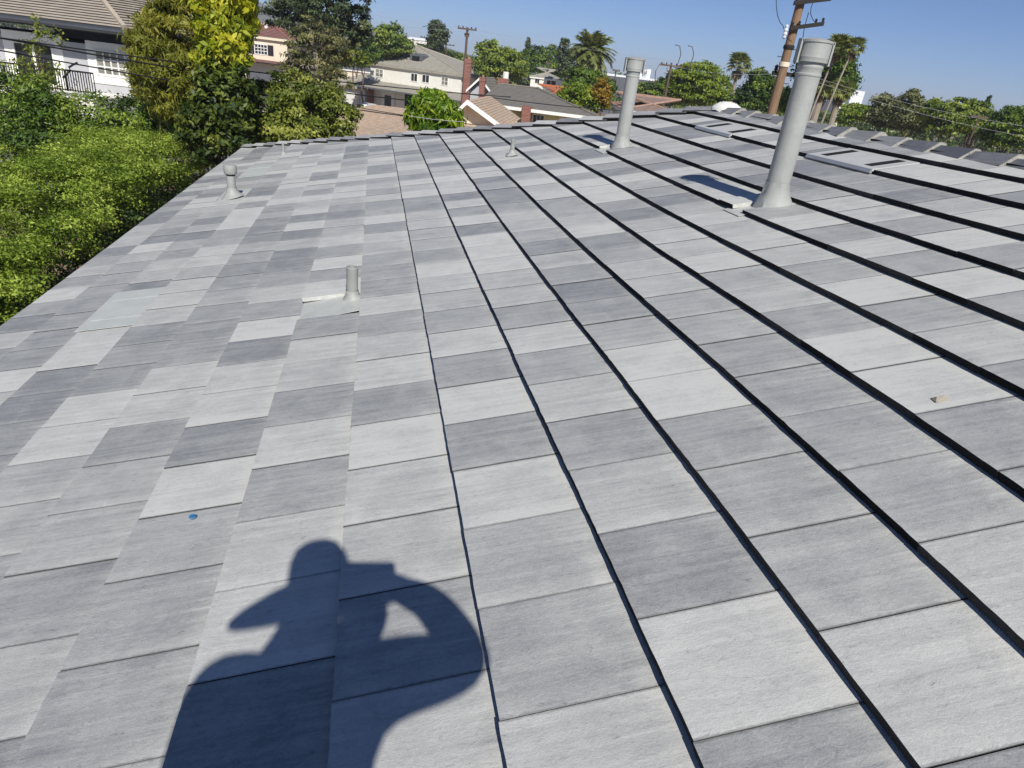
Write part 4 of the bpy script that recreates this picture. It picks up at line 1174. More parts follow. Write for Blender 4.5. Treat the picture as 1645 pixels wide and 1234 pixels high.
p = yl(858, 183, 46); q = yl(874, 190, 46); window(gy, p[0], q[0], za - 1.3, za - .35, 0, M['white'], M['glass'], 3, 1, .06)
# its cross gable at the left with blue-grey wall, and the gable peeping over the ridge
p0, p1, pa = yl(754, 142, 50), yl(796, 142, 50), yl(776, 124, 50)
gg = gable_roof(gy, p0[0], p1[0], p0[1] - 1.2, p0[1] + 5, p0[2] - .1, pa[2], [M['roof_grey'], M['roof_dark']], 'y', 10, .025, M['white'], .14, 'gable_roof')
wg = MB(); wg.prism([(p0[0] + .25, p0[2] - 1.6), (p1[0] - .25, p0[2] - 1.6), (p1[0] - .25, p0[2] - .05), ((p0[0] + p1[0]) / 2, pa[2] - .12), (p0[0] + .25, p0[2] - .05)], 'y', p0[1] - .8, p0[1] + 4); wg.build('gable_wall', M['stucco_g'], gy)
p0, p1, pa = yl(829, 149, 52), yl(878, 153, 52), yl(853, 141, 52)
gg2 = gable_roof(gy, p0[0], p1[0], p0[1] - 1.0, p0[1] + 5, p0[2], pa[2], [M['roof_grey'], M['roof_dark']], 'y', 10, .025, M['white'], .16, 'gable_roof')
wg = MB(); wg.prism([(p0[0] + .35, p0[2] - .8), (p1[0] - .35, p0[2] - .8), ((p0[0] + p1[0]) / 2, pa[2] - .12)], 'y', p0[1] - .75, p0[1] + 4); wg.build('gable_wall', M['stucco_c'], gy)
def stack(px, top, bot, wpx, d, root, y_off=0.0):
    a, b = yl(px, top, d), yl(px, bot, d); w = wpx * d / FPX / 2
    mb = MB().box(a[0] - w, a[0] + w, a[1] - w, a[1] + w, b[2] - 1.5, a[2] - .25); mb.box(a[0] - w * 1.15, a[0] + w * 1.15, a[1] - w * 1.15, a[1] + w * 1.15, a[2] - .25, a[2])
    c_ = mb.build('chimney', M['brick'], root)
    MB().lathe([(w * .4, 0), (w * .4, .12), (w * .3, .12), (.001, .1)], (a[0], a[1], a[2]), 10).build('flue_pot', M['roof_terra'], c_)
stack(753, 95, 148, 9, 49, gyr); stack(776, 124, 162, 8, 46.5, gyr)
a = yl(813, 116, 54); MB().lathe([(.22, -1.6), (.22, 0), (.16, .02), (.001, .03)], a, 10).build('white_flue', M['stucco_w'], gyr)
b_ = yl(809, 128, 54); MB().box(b_[0] - .4, b_[0] + .4, b_[1] - .3, b_[1] + .3, b_[2] - 1.2, b_[2] + .1).build('chimney', M['brick'], gyr)

# --- smaller and farther houses
def simple_house(name, label, px0, px1, py_e, py_r, py_b, d, roof, wall, wins=(), depth=9, n=10, fascia=None, rot=0.0, ridge=None, drop=0):
    o = at(px0, py_e, d)
    root = empty(name, (o[0], o[1], float(ground_z(o[0], o[1]))), YAW + rot, label, 'house')
    g0 = float(root.location.z)
    k = np.linalg.norm((at(px1, py_e + drop, d) - o)[:2]); ze_ = o[2] - g0; zr_ = float(at((px0 + px1) / 2, py_r, d + depth / 2)[2]) - g0
    wall_box(root, .2, k - .2, 0.2, depth - .2, -.5, ze_ - .02, M[wall])
    hip_roof(root, 0, k, 0, depth, ze_, zr_, [M[roof], M['roof_dark']], n=n, step=.03, rx=ridge and (k * ridge[0], k * ridge[1]), eave=.18, fascia=fascia)
    for a, b, c_, d2, nx in wins:
        P0, P1 = at(a, b, d), at(c_, d2, d)
        ca = YAW + rot
        lx0 = float((P0 - o)[0] * math.cos(ca) + (P0 - o)[1] * math.sin(ca)); lx1 = float((P1 - o)[0] * math.cos(ca) + (P1 - o)[1] * math.sin(ca))
        window(root, lx0, lx1, float(P1[2]) - g0, float(P0[2]) - g0, .2, M['white'], M['glass'], nx, 1, .07)
    return root


simple_house('white_house', 'small white two-storey house with grey hip roof beyond the grey-roofed house', 851, 905, 123, 111, 150, 115, 'roof_sand', 'stucco_w', [(860, 126, 866, 134, 2), (879, 129, 884, 138, 1), (886, 130, 892, 139, 1)], 9, 10, drop=5)
simple_house('orange_roofed_house', 'house with a bright orange clay roof, half hidden by the autumn bush', 872, 915, 152, 139, 160, 85, 'roof_orange', 'stucco_c', [], 8, 8, drop=4)
simple_house('terracotta_roofed_house', 'low house with a faded terracotta roof right of the second flue', 1000, 1105, 176, 157, 185, 42, 'roof_terra', 'stucco_w', [], 8, 14, drop=10)
simple_house('brown_roofed_bungalow', 'tan-roofed bungalow behind the brick chimneys, right of the white house', 700, 800, 128, 108, 140, 100, 'roof_brown', 'stucco_w', [], 12, 12, drop=12)
simple_house('dark_roofed_bungalow', 'dark-roofed bungalow left of the white house among the trees', 545, 600, 110, 98, 125, 110, 'roof_dark', 'stucco_c', [], 9, 8, drop=6)


def block(name, label, px0, px1, pt, pb, d, wall, depth=14, cat='building', band=None, drop=0.0):
    o = at(px0, pb, d); e = at(px1, pb + drop, d); k = float(np.linalg.norm((e - o)[:2])); g0 = float(ground_z(o[0], o[1]))
    root = empty(name, (o[0], o[1], g0), YAW, label, cat)
    zt_ = float(at(px0, pt, d)[2]) - g0
    wall_box(root, 0, k, 0, depth, -.5, zt_ - .5, M[wall])
    MB().box(-.15, k + .15, -.15, depth + .15, zt_ - .5, zt_).build('roof', M['white_roof'], root)
    n = max(2, int(k / 5))
    for q in range(n):
        x = k * (q + .2) / n; window(root, x, x + k / n * .5, max(.8, zt_ - 2.8), zt_ - 1.2, 0, M['grey_dark'], M['glass'], 2, 1, .1)
    return root, k, zt_


r0_, k_, zt_ = block('flat_roofed_building', 'long low dark building with a pale flat roof behind the second flue', 968, 1062, 117, 128, 190, 'roof_dark', 22, drop=9)
for q in (0.62, .68): MB().box(k_ * q, k_ * q + 2.2, 4, 7, zt_, zt_ + 2.2).build('roof_plant', M['white_roof'], r0_)
block('flat_roofed_building', 'white flat-roofed building on the rise behind the pyramid roof', 648, 686, 58, 72, 170, 'stucco_w', 16, drop=5)
r0_, k_, zt_ = block('flat_roofed_building', 'white building with a square roof box above the right treeline', 1345, 1412, 164, 176, 150, 'stucco_w', 16, drop=6)
MB().box(k_ * .32, k_ * .62, 2, 7, zt_, zt_ + 2.6).build('roof_box', M['white_roof'], r0_)

# ------------------------------------------------------------------ trees beyond
TG = 'trees in the neighbourhood beyond the roof'
T = lambda lab, d, bl, n, size, leaf, seed, **kw: px_tree(kw.pop('name', 'tree'), lab, 'tree', d, bl, n, size, leaf, seed=seed, group=TG, **kw)
T('olive green pine with open crooked branches before the dark conifer', 38, [(507, 75, 42, 30), (482, 98, 26, 22), (535, 95, 32, 28), (500, 110, 40, 26), (485, 130, 24, 14), (540, 130, 26, 18), (505, 50, 34, 18), (525, 150, 22, 16)], 8000, .22, 'pine', 41, name='pine_tree', clumps_per=26, clump=.135, shell=.5, aspect=.28, trunk_r=.3, bark='bark_p', edge=.35, tone=(.5, .25))
T('tall dark conifer rising out of the top of the picture', 50, [(480, 30, 45, 30), (462, 15, 20, 18), (520, 20, 48, 40), (560, 25, 32, 34), (480, -20, 45, 36), (545, -20, 40, 34), (555, 62, 30, 24), (495, 62, 22, 14), (578, 50, 16, 20)], 19000, .30, 'conifer', 42, name='conifer_tree', clumps_per=30, clump=.125, shell=.55, aspect=.35, trunk_r=.35, edge=.55, tone=(.45, .28))
T('dark tree showing above the left house roof', 34, [(215, -4, 30, 16), (255, -12, 40, 22), (180, -14, 30, 18)], 5000, .25, 'dark', 43, clumps_per=24)
T('slim dark conifer right of the yellow-green tree', 60, [(402, 22, 10, 22), (405, -8, 8, 18), (400, 45, 12, 12)], 3500, .3, 'conifer', 44, name='conifer_tree')
T('rounded green tree left of the pyramid roof', 95, [(625, 62, 24, 20), (640, 75, 22, 14), (610, 78, 22, 14), (628, 48, 14, 10)], 7000, .42, 'tree', 45)
T('small dark green tree behind the yellow bush', 90, [(585, 68, 14, 20), (592, 85, 16, 14), (575, 92, 16, 16)], 4500, .4, 'dark', 46)
T('yellow-leaved bush left of the white house', 84, [(575, 90, 15, 9), (582, 100, 10, 8), (560, 95, 9, 8)], 2600, .36, 'yellow', 47, name='bush', tone=(.35, .2))
T('dense dark cypress-shaped tree behind the pyramid roof', 120, [(701, 55, 16, 17), (701, 70, 16, 14), (700, 42, 9, 8)], 5500, .42, 'conifer', 48, tone=(.5, .15))
T('low green trees behind the white house', 125, [(725, 95, 30, 12), (690, 85, 24, 10), (745, 100, 20, 12)], 5000, .5, 'tree', 49)
T('leafy two-tone green tree behind the brick chimneys', 88, [(785, 80, 18, 16), (795, 100, 30, 16), (820, 105, 26, 18), (780, 108, 20, 18), (800, 120, 34, 14), (812, 90, 18, 12)], 11000, .42, 'tree', 50, tone=(.62, .2))
T('wide dark green tree left of the feather palm', 125, [(865, 88, 22, 13), (845, 98, 20, 14), (885, 92, 18, 15), (865, 105, 36, 14), (900, 108, 18, 14)], 9000, .5, 'dark', 51)
T('narrow dark conifer tip above the wide dark tree', 130, [(848, 70, 4, 8), (848, 82, 6, 8)], 900, .4, 'conifer', 52, name='conifer_tree')
T('blue-grey pointed conifer beside the feather palm', 110, [(905, 75, 8, 12), (908, 92, 12, 12), (912, 108, 16, 12), (925, 88, 12, 12)], 4500, .42, 'conifer', 53, name='conifer_tree', tone=(.45, .15))
T('ivy covered shrubs below the feather palm', 62, [(940, 125, 24, 14), (955, 140, 26, 16), (925, 135, 18, 14), (975, 140, 14, 14)], 8000, .3, 'dark', 54, name='shrub', tone=(.45, .2))
T('yellow-green bush with orange leaves left of the second flue', 50, [(930, 155, 26, 18), (950, 160, 24, 20), (915, 160, 14, 14)], 8000, .22, 'round', 55, name='bush', tone=(.7, .2))
T('orange-leaved small tree in front of the ivy', 49, [(966, 140, 9, 14), (972, 155, 11, 14), (960, 150, 9, 10)], 2600, .2, 'autumn', 56, name='bush', tone=(.6, .2))
T('bright rounded dome-shaped tree left of the fan palm', 72, [(1122, 134, 46, 30), (1092, 145, 24, 22), (1152, 146, 22, 20), (1120, 118, 30, 15), (1125, 152, 46, 14)], 20000, .30, 'round', 57, clumps_per=60, clump=.11, shell=.82, tone=(.55, .12))
T('low dark trees behind the terracotta roof', 80, [(1035, 143, 14, 9), (1058, 140, 14, 10), (1048, 150, 22, 8), (1072, 132, 12, 10)], 4500, .32, 'dark', 58)
T('dark spreading tree left of the wooden pole', 66, [(1220, 140, 26, 22), (1205, 155, 20, 16), (1240, 155, 18, 18), (1222, 122, 13, 10), (1200, 165, 26, 12)], 10000, .32, 'dark', 59, tone=(.42, .22))
T('tall dark ivy-clad tree behind the thin twin palms', 56, [(1335, 95, 30, 24), (1345, 120, 30, 26), (1320, 130, 30, 26), (1315, 85, 16, 16), (1300, 110, 22, 24), (1355, 135, 18, 22)], 13000, .28, 'dark', 60, tone=(.4, .2))
T('green shrubs between the wooden pole and the palms', 60, [(1270, 155, 14, 14), (1285, 165, 16, 12), (1262, 168, 14, 10)], 3500, .26, 'round', 61, name='shrub', tone=(.5, .2))
T('low yellow-green shrubs in front of the white building', 85, [(1375, 180, 26, 11), (1400, 184, 20, 12), (1352, 188, 18, 10)], 5000, .34, 'round', 62, name='shrub', tone=(.5, .18))
T('grey-green airy tree at the left of the right treeline', 66, [(1418, 168, 18, 14), (1432, 182, 22, 18), (1412, 188, 18, 14), (1445, 195, 20, 12)], 8000, .28, 'olive', 63, tone=(.45, .22))
T('tallest olive-grey tree of the right treeline', 62, [(1460, 165, 16, 15), (1475, 178, 22, 18), (1455, 188, 22, 18), (1485, 195, 24, 16), (1466, 152, 9, 8)], 9000, .28, 'olive', 64, tone=(.5, .22))
T('broad mid green tree in the middle of the right treeline', 58, [(1505, 175, 20, 13), (1530, 180, 22, 16), (1512, 195, 26, 16), (1545, 195, 24, 16), (1540, 168, 14, 10)], 10000, .27, 'tree', 65, tone=(.55, .22))
T('deep green tree left of the leaning cypress', 60, [(1570, 178, 18, 13), (1560, 195, 22, 18), (1585, 205, 24, 16), (1560, 168, 10, 8)], 8000, .27, 'tree', 66, tone=(.45, .22))
T('thin leaning cypress spire standing above the right treeline', 75, [(1584, 172, 4, 10), (1579, 190, 5, 12), (1575, 208, 6, 12), (1588, 160, 2.5, 7)], 3000, .25, 'conifer', 67, name='cypress_tree', clump=.25)
T('dark flat-topped tree at the right edge of the picture', 52, [(1625, 185, 24, 13), (1610, 200, 22, 16), (1650, 195, 26, 18), (1630, 215, 34, 16), (1600, 220, 24, 14)], 11000, .25, 'dark', 68, tone=(.5, .2))
T('layered dark cedar just behind the leaning cypress', 90, [(1572, 167, 12, 4), (1565, 176, 10, 4), (1580, 180, 12, 5)], 1800, .3, 'conifer', 69, name='conifer_tree')
# the bright broad-leaved tree at the hip
px_tree('broadleaf_tree', 'bright green long-leaved tree poking above the hip tiles', 'tree', 19.5, [(697, 172, 30, 24), (675, 185, 20, 18), (720, 185, 20, 18), (698, 195, 38, 18), (695, 158, 18, 12)], 5200, .23, 'mango', seed=71, clumps_per=34, clump=.2, aspect=.26, droop=.5, trunk_r=.08, tone=(.55, .2))
# a far line of trees that closes the view
fb = []
gf = np.random.default_rng(9)
for px_ in range(-60, 1760, 26):
    hy = 6 + px_ * .1195
    fb.append(px_blob(px_ + gf.uniform(-8, 8), hy + 14 + gf.uniform(-5, 7), 24, 13 + gf.uniform(0, 7), 240 + gf.uniform(-20, 40)))
V, t_ = leaves(fb, 42000, 1.25, seed=77, clumps_per=22, clump=.2, tone=(.42, .2))
tag(quads_mesh('far_treeline', V, t_, LF['tree']), kind='stuff')
nb = []
for px_ in list(range(430, 1000, 24)) + list(range(1000, 1700, 24)):
    hy = 6 + px_ * .1195
    nb.append(px_blob(px_ + gf.uniform(-8, 8), hy + 34 + gf.uniform(-5, 7), 20, 12 + gf.uniform(0, 6), 135 + gf.uniform(-10, 14)))
V, t_ = leaves(nb, 26000, .75, seed=78, clumps_per=20, clump=.22, tone=(.4, .22))
tag(quads_mesh('garden_trees', V, t_, LF['tree']), kind='stuff')


# low garden growth on the far side of the ridge and between the houses
ub = []
for k in range(150):
    lat = gf.uniform(8, 85); dep = gf.uniform(8, 95)
    if lat < 14 and dep < 20: continue
    x_, y_ = CAM[0] + RT[0] * lat + FW[0] * dep, CAM[1] + RT[1] * lat + FW[1] * dep; h_ = gf.uniform(.5, 1.5)
    ub.append((x_, y_, float(ground_z(x_, y_)) + h_ * .5, gf.uniform(1.2, 3.0), gf.uniform(1.2, 3.0), h_))
V, t_ = leaves(ub, 42000, .32, seed=79, clumps_per=26, clump=.2, tone=(.42, .22), upw=.7)
tag(quads_mesh('undergrowth', V, t_, LF['tree']), kind='stuff')


# ------------------------------------------------------------------ palms
def frond_mesh(name, L, sag_, wid, n=9, seed=0, leaf='palm'):
    g = np.random.default_rng(seed); V = []; tn = []
    P = [np.array([L * t * (1 - .18 * t * sag_), 0, L * (.55 * t - (.55 + sag_) * t * t) * .8]) for t in np.linspace(0, 1, n + 1)]
    for a, b in zip(P[:-1], P[1:]):
        V.append([a + (0, .02, 0), b + (0, .015, 0), b - (0, .015, 0), a - (0, .02, 0)]); tn.append(.3)
    for i in range(1, n * 2):
        t = i / (n * 2); k = t * n; j = int(k); p = P[j] + (P[j + 1] - P[j]) * (k - j); d_ = unit(P[min(j + 1, n)] - P[j])
        w = wid * math.sin(math.pi * (0.12 + .83 * t)) ** .6
        for s in (-1, 1):
            tip = p + d_ * w * .75 + np.array([0, s * w * .8, -w * .35 + g.normal(0, .05)])
            V.append([p - d_ * .03, p + d_ * .06, tip + d_ * .02, tip]); tn.append(np.clip(g.normal(.5, .2), 0, 1))
    me_o = quads_mesh(name, np.array(V, float), np.array(tn), LF[leaf])
    me = me_o.data; bpy.data.objects.remove(me_o)
    return me


def fan_mesh(name, L, R, seed=0, leaf='palm'):
    g = np.random.default_rng(seed); V = []; tn = []
    V.append([(0, .015, 0), (L, .012, .05), (L, -.012, .05), (0, -.015, 0)]); tn.append(.3)
    for k in range(13):
        a = -1.9 + 3.8 * k / 12; r = R * g.uniform(.85, 1.1)
        d_ = np.array([math.cos(a), math.sin(a), -.12]); s_ = np.array([-math.sin(a), math.cos(a), 0])
        c = np.array([L, 0, .05]); tip = c + d_ * r + np.array([0, 0, -r * .35 * g.uniform(.5, 1.4)])
        V.append([c, c + d_ * r * .55 + s_ * r * .1, tip, c + d_ * r * .55 - s_ * r * .1]); tn.append(np.clip(g.normal(.5, .2), 0, 1))
    me_o = quads_mesh(name, np.array(V, float), np.array(tn), LF[leaf]); me = me_o.data; bpy.data.objects.remove(me_o)
    return me


FE = [frond_mesh('frond', 1.0, s_, .27, seed=i) for i, s_ in enumerate((.25, .55, .9))]
FA = [fan_mesh('frond', .55, .5, seed=i) for i in range(3)]
FD = [fan_mesh('dry_frond', .45, .5, seed=9, leaf='palm_dry')]


def palm(label, top, r_trunk, Lf, n, meshes, dry=0, up_range=(-.5, 1.3), seed=0, lean=(0, 0), taper=.8):
    g = random.Random(seed); top = np.array(top); gz_ = float(ground_z(top[0], top[1]))
    root = empty('palm_tree', (top[0] - lean[0], top[1] - lean[1], gz_), 0, label, 'palm', 'palm trees beyond the roof')
    h = top[2] - gz_; mb = MB()
    mb.tube([(lean[0] * t * t, lean[1] * t * t, h * t) for t in np.linspace(0, 1, 9)], [r_trunk * (1.3 - .3 * min(1, 4 * t)) * (1 - (1 - taper) * t) for t in np.linspace(0, 1, 9)], 10)
    mb.build('trunk', M['bark_p'], root, smooth=True)
    for k in range(n):
        el = up_range[0] + (up_range[1] - up_range[0]) * ((k + .5) / n) ** .8; az = k * 2.39996 + g.uniform(-.2, .2)
        o = link('frond', meshes[min(len(meshes) - 1, int((1 - (k / n)) * len(meshes)))], root)
        o.location = (lean[0], lean[1], h); o.rotation_euler = (g.uniform(-.2, .2), -el, az); s_ = Lf * g.uniform(.85, 1.1); o.scale = (s_, s_, s_)
    for k in range(dry):
        o = link('dry_frond', FD[0], root); o.location = (lean[0], lean[1], h - g.uniform(.1, .5) * Lf * .6)
        o.rotation_euler = (g.uniform(-.3, .3), g.uniform(1.0, 1.4), k * 2.4); s_ = Lf * g.uniform(.6, .9); o.scale = (s_, s_, s_)
    return root


palm('full feather palm left of the second flue with arching fronds', at(950, 88, 78), .45, 2.55, 96, FE, 0, (-.9, 1.35), 3)
palm('slim fan palm standing clear against the sky left of the wooden pole', at(1187, 106, 80), .22, 1.6, 34, FA, 12, (-.5, 1.35), 4)
palm('left thin palm of the tall pair right of the tallest flue', at(1346, 78, 48), .07, .95, 30, FA, 8, (-.6, 1.3), 5, (1.1, .3))
palm('right thin palm of the tall pair right of the tallest flue', at(1371, 78, 47), .07, .8, 30, FA, 6, (-.6, 1.3), 6, (1.2, .3))
palm('squat fan palm with shaggy pale skirt beneath the tall pair', at(1322, 140, 49), .30, 1.1, 40, FA, 14, (-.8, 1.2), 7)
palm('second squat fan palm right of the shaggy one', at(1350, 148, 50), .26, 1.0, 36, FA, 14, (-.8, 1.2), 8)


# ------------------------------------------------------------------ poles and wires
def wire(name, pts, r, sag_=0.0, mat='wire', label=None, cat='cable', group='overhead wires'):
    p0, p1 = np.array(pts[0]), np.array(pts[-1]); n = 24; mb = MB()
    if len(pts) == 2: P = [p0 + (p1 - p0) * t - np.array([0, 0, 4 * sag_ * t * (1 - t)]) for t in np.linspace(0, 1, n)]
    else: P = pts
    mb.tube(P, r, 5)
    return tag(mb.build(name, M[mat], smooth=True), label, cat, group)


top = at(1303, -60, 24); fx, fy = top[0], top[1]
g0 = float(ground_z(fx, fy))
wp = empty('utility_pole', (fx, fy, g0), YAW, 'tall weathered wooden utility pole with dark crossarms behind the tallest flue', 'utility pole')
zt_ = top[2] - g0
MB().tube([(0, 0, -.3), (0, 0, zt_ * .5), (0, 0, zt_)], [.165, .15, .125], 14).build('pole', M['wood_pole'], wp, smooth=True)
def pz(px, py): return float(at(px, py, 24)[2]) - g0
def plx(px, py): return float((at(px, py, 24) - np.array([fx, fy, 0])) @ RT)
for (a, b, y0, y1) in ((1272, 1331, 6, -1), (1266, 1319, 46, 39)):
    z = (pz(a, y0) + pz(b, y1)) / 2
    z0_, z1_ = pz(a, y0), pz(b, y1)
    m_ = MB(); xa_, xb_ = plx(a, y0), plx(b, y1)
    m_.prism([(xa_, z0_ - .06), (xb_, z1_ - .06), (xb_, z1_ + .06), (xa_, z0_ + .06)], 'y', -.26, -.15)
    arm_o = m_.build('crossarm', M['arm'], wp)
    for q in (.04, .25, .75, .96):
        x = xa_ + (xb_ - xa_) * q; zz = z0_ + (z1_ - z0_) * q + .06
        MB().lathe([(.02, 0), (.045, .02), (.03, .05), (.045, .07), (.03, .1), (.001, .12)], (x, -.2, zz), 10).build('insulator', M['arm'], arm_o)
x, z = plx(1257, 52), pz(1257, 52)
MB().lathe([(.02, -.2), (.055, -.17), (.05, -.1), (.07, -.08), (.05, 0), (.07, .03), (.05, .1), (.06, .16), (.02, .2), (.001, .21)], (x, -.3, z), 12).build('arrester', M['insul'], wp)
x, z = plx(1290, 92), pz(1290, 92)
eb = MB().box(x - .06, x + .1, -.22, -.05, z - .34, z + .34); eb.box(x - .03, x + .13, -.24, -.22, z - .05, z + .3); eb.build('switch_box', M['insul'], wp)
x, z = plx(1278, 95), pz(1278, 95)
MB().lathe([(.085, -.04), (.085, .04), (.001, .04)], (x, -.2, z), 10).build('bracket', M['arm'], wp)
zb_ = pz(1270, 105); MB().lathe([(.162, -.07), (.166, -.06), (.166, .06), (.162, .07)], (0, 0, zb_), 16).build('band', M['stucco_c'], wp)
zb_ = pz(1276, 77); MB().lathe([(.165, -.06), (.175, 0), (.165, .06)], (0, 0, zb_), 14).build('strap', M['arm'], wp)
a0 = MB(); x0_, x1_ = plx(1243, 120), plx(1290, 114); za_ = pz(1262, 119)
a0.box(x0_, x1_, .14, .26, za_ - .06, za_ + .06); low_arm = a0.build('crossarm', M['arm'], wp)
for q in (.1, .28): MB().lathe([(.03, 0), (.07, .03), (.05, .1), (.07, .14), (.001, .2)], (x0_ + (x1_ - x0_) * q, .2, za_ + .06), 10).build('insulator', M['arm'], low_arm)
for q in range(6):
    zq = pz(1275, 80 + q * 14); s_ = -1 if q % 2 else 1
    MB().tube([(s_ * .12, -.05, zq), (s_ * .30, -.06, zq)], .012, 5).build('pole_step', M['arm'], wp)
def loop(pxs, d, r=.012): return [at(a, b, d) for a, b in pxs]
wire('jumper_cable', loop([(1247, -12), (1247, 10), (1249, 25), (1253, 36), (1258, 42), (1259, 47)], 23.7), .011, label='thin looping cable dropping to the white arrester left of the pole', group='cables on the pole')
wire('jumper_cable', loop([(1259, 57), (1264, 61), (1272, 67)], 23.7), .011, label='short cable from the white arrester into the pole', group='cables on the pole')
wire('jumper_cable', loop([(1306, 4), (1303, 12), (1302, 22), (1305, 30), (1309, 36)], 23.7), .011, label='short curved cable hanging between the two upper crossarms', group='cables on the pole')
wire('jumper_cable', loop([(1299, 20), (1292, 45), (1288, 75), (1284, 88)], 23.8), .012, label='cable running down the right side of the wooden pole', group='cables on the pole')


def far_pole(label, px, pt, pb, d, arms, r=.12, lamps=()):
    tp = at(px, pt, d); g0 = float(ground_z(tp[0], tp[1])); root = empty('utility_pole', (tp[0], tp[1], g0), YAW, label, 'utility pole')
    h = tp[2] - g0; MB().tube([(0, 0, 0), (0, 0, h)], [r * 1.2, r * .8], 8).build('pole', M['wood_grey'], root)
    for py, w in arms:
        z = float(at(px, py, d)[2]) - g0; MB().box(-w, w, -.16, -.05, z - .07, z + .07).build('crossarm', M['wood_grey'], root)
        for s in (-.9, -.45, .45, .9): MB().lathe([(.03, 0), (.06, .05), (.04, .14), (.001, .16)], (w * s, -.1, z + .07), 6).build('insulator', M['arm'], root)
    for x, z, L in lamps:
        MB().tube([(x, 0, h - z), (x + .15 * L, 0, h - z + 1.1), (x - .1 * L, 0, h - z + 1.7), (x - .5 * L, 0, h - z + 1.75)], .04, 6).build('lamp_arm', M['wood_grey'], root)
    return root


far_pole('thin brown utility pole with one crossarm behind the first brick chimney', 751, 44, 150, 66, [(47, .85), (58, .2)], .13)
far_pole('leaning-looking utility pole with curved lamp arms left of the dome tree', 1079, 101, 165, 64, [(106, .95)], .11, [(-1.1, 1.9, -1), (.5, .35, 1), (1.6, .3, 1)])
far_pole('pale utility pole right of the pyramid roof', 717, 68, 105, 120, [(72, 1.4)], .13)
far_pole('short pale pole left of the dense cypress-shaped tree', 687, 60, 85, 122, [(61, 1.2)], .12)
far_pole('slim street pole above the small white house roof', 882, 98, 118, 118, [(102, .5)], .1)
far_pole('thin post with a dark top left of the second flue', 990, 112, 150, 100, [(114, .5)], .1)
far_pole('pole with a white fitting in the right treeline', 1573, 187, 215, 56, [(188, .7)], .08)

WL = 'dark service wires crossing the left side'
wire('overhead_wire', (at(-60, 52, 13.0), at(820, 156, 24)), .014, .12, label='uppermost dark wire crossing in front of the bamboo and the white house', group=WL)
wire('overhead_wire', (at(-60, 50, 13.0), at(680, 164, 22)), .017, .10, label='middle dark wire crossing the left house window', group=WL)
wire('overhead_wire', (at(-60, 70, 13.2), at(700, 193, 21)), .014, .08, label='lowest long dark wire across the left house and shrubs', group=WL)
wire('service_drop', [at(124, 101, 13.2), at(117, 104, 13.2), at(111, 108, 13.2), at(113, 113, 13.2), at(108, 119, 13.2), at(101, 125, 13.2)], .02, label='kinked black cable end hanging by the balcony', group=WL)
wire('overhead_wire', (at(535, 165, 25), at(760, 200, 25)), .014, .05, label='dark wire low over the brown shingle roof', group=WL)
wire('overhead_wire', (at(655, 186, 17), at(748, 196, 17)), .007, .02, 'wire_l', label='pale thin wire in front of the bright long-leaved tree', group='pale thin wires')
wire('overhead_wire', (at(745, 150, 40), at(1000, 178, 40)), .025, .1, label='dark wire running over the grey-brown roof', group=WL)
for a, b, c_, d_, w_, lab in ((470, -4, 760, 47, 66, 'pale wire crossing the tall conifer high up'), (500, 18, 760, 52, 66, 'pale wire below the high one on the conifer'), (755, 47, 1250, 117, 60, 'faint wire across the sky from the thin pole'), (1080, 106, 1250, 118, 50, 'faint wire between the lamp pole and the wooden pole'),
                        (1290, 118, 1660, 205, 40, 'faint wire over the right treeline'), (1290, 124, 1660, 222, 40, 'second faint wire lower over the right treeline')):
    wire('overhead_wire', (at(a, b, w_), at(c_, d_, w_)), .007, .25, 'wire_l', label=lab, group='pale thin wires')

# ------------------------------------------------------------------ the photographer, behind the camera, who casts the shadow
def skinned(name, chain, parent, mats, sub=2):
    """chain: {key: (pos, radius, parent key)} -> one continuous skin."""
    me = bpy.data.meshes.new(name); keys = list(chain); idx = {k: i for i, k in enumerate(keys)}
    me.from_pydata([chain[k][0] for k in keys], [(idx[k], idx[chain[k][2]]) for k in keys if chain[k][2]], [])
    o = link(name, me, parent)
    sk = o.modifiers.new('skin', 'SKIN'); sk.use_smooth_shade = True; sk.branch_smoothing = 0.3
    for i, k in enumerate(keys):
        r = chain[k][1]; v = me.skin_vertices[0].data[i]; v.radius = (r, r) if isinstance(r, (int, float)) else r
        v.use_root = (i == 0)
    ss = o.modifiers.new('sub', 'SUBSURF'); ss.levels = sub; ss.render_levels = sub
    dg = bpy.context.evaluated_depsgraph_get(); dg.update()
    m2 = bpy.data.meshes.new_from_object(o.evaluated_get(dg)); o.modifiers.clear(); o.data = m2
    m2.materials.clear()
    for m in mats: m2.materials.append(m)
    m2.polygons.foreach_set('use_smooth', [True] * len(m2.polygons))
    return o


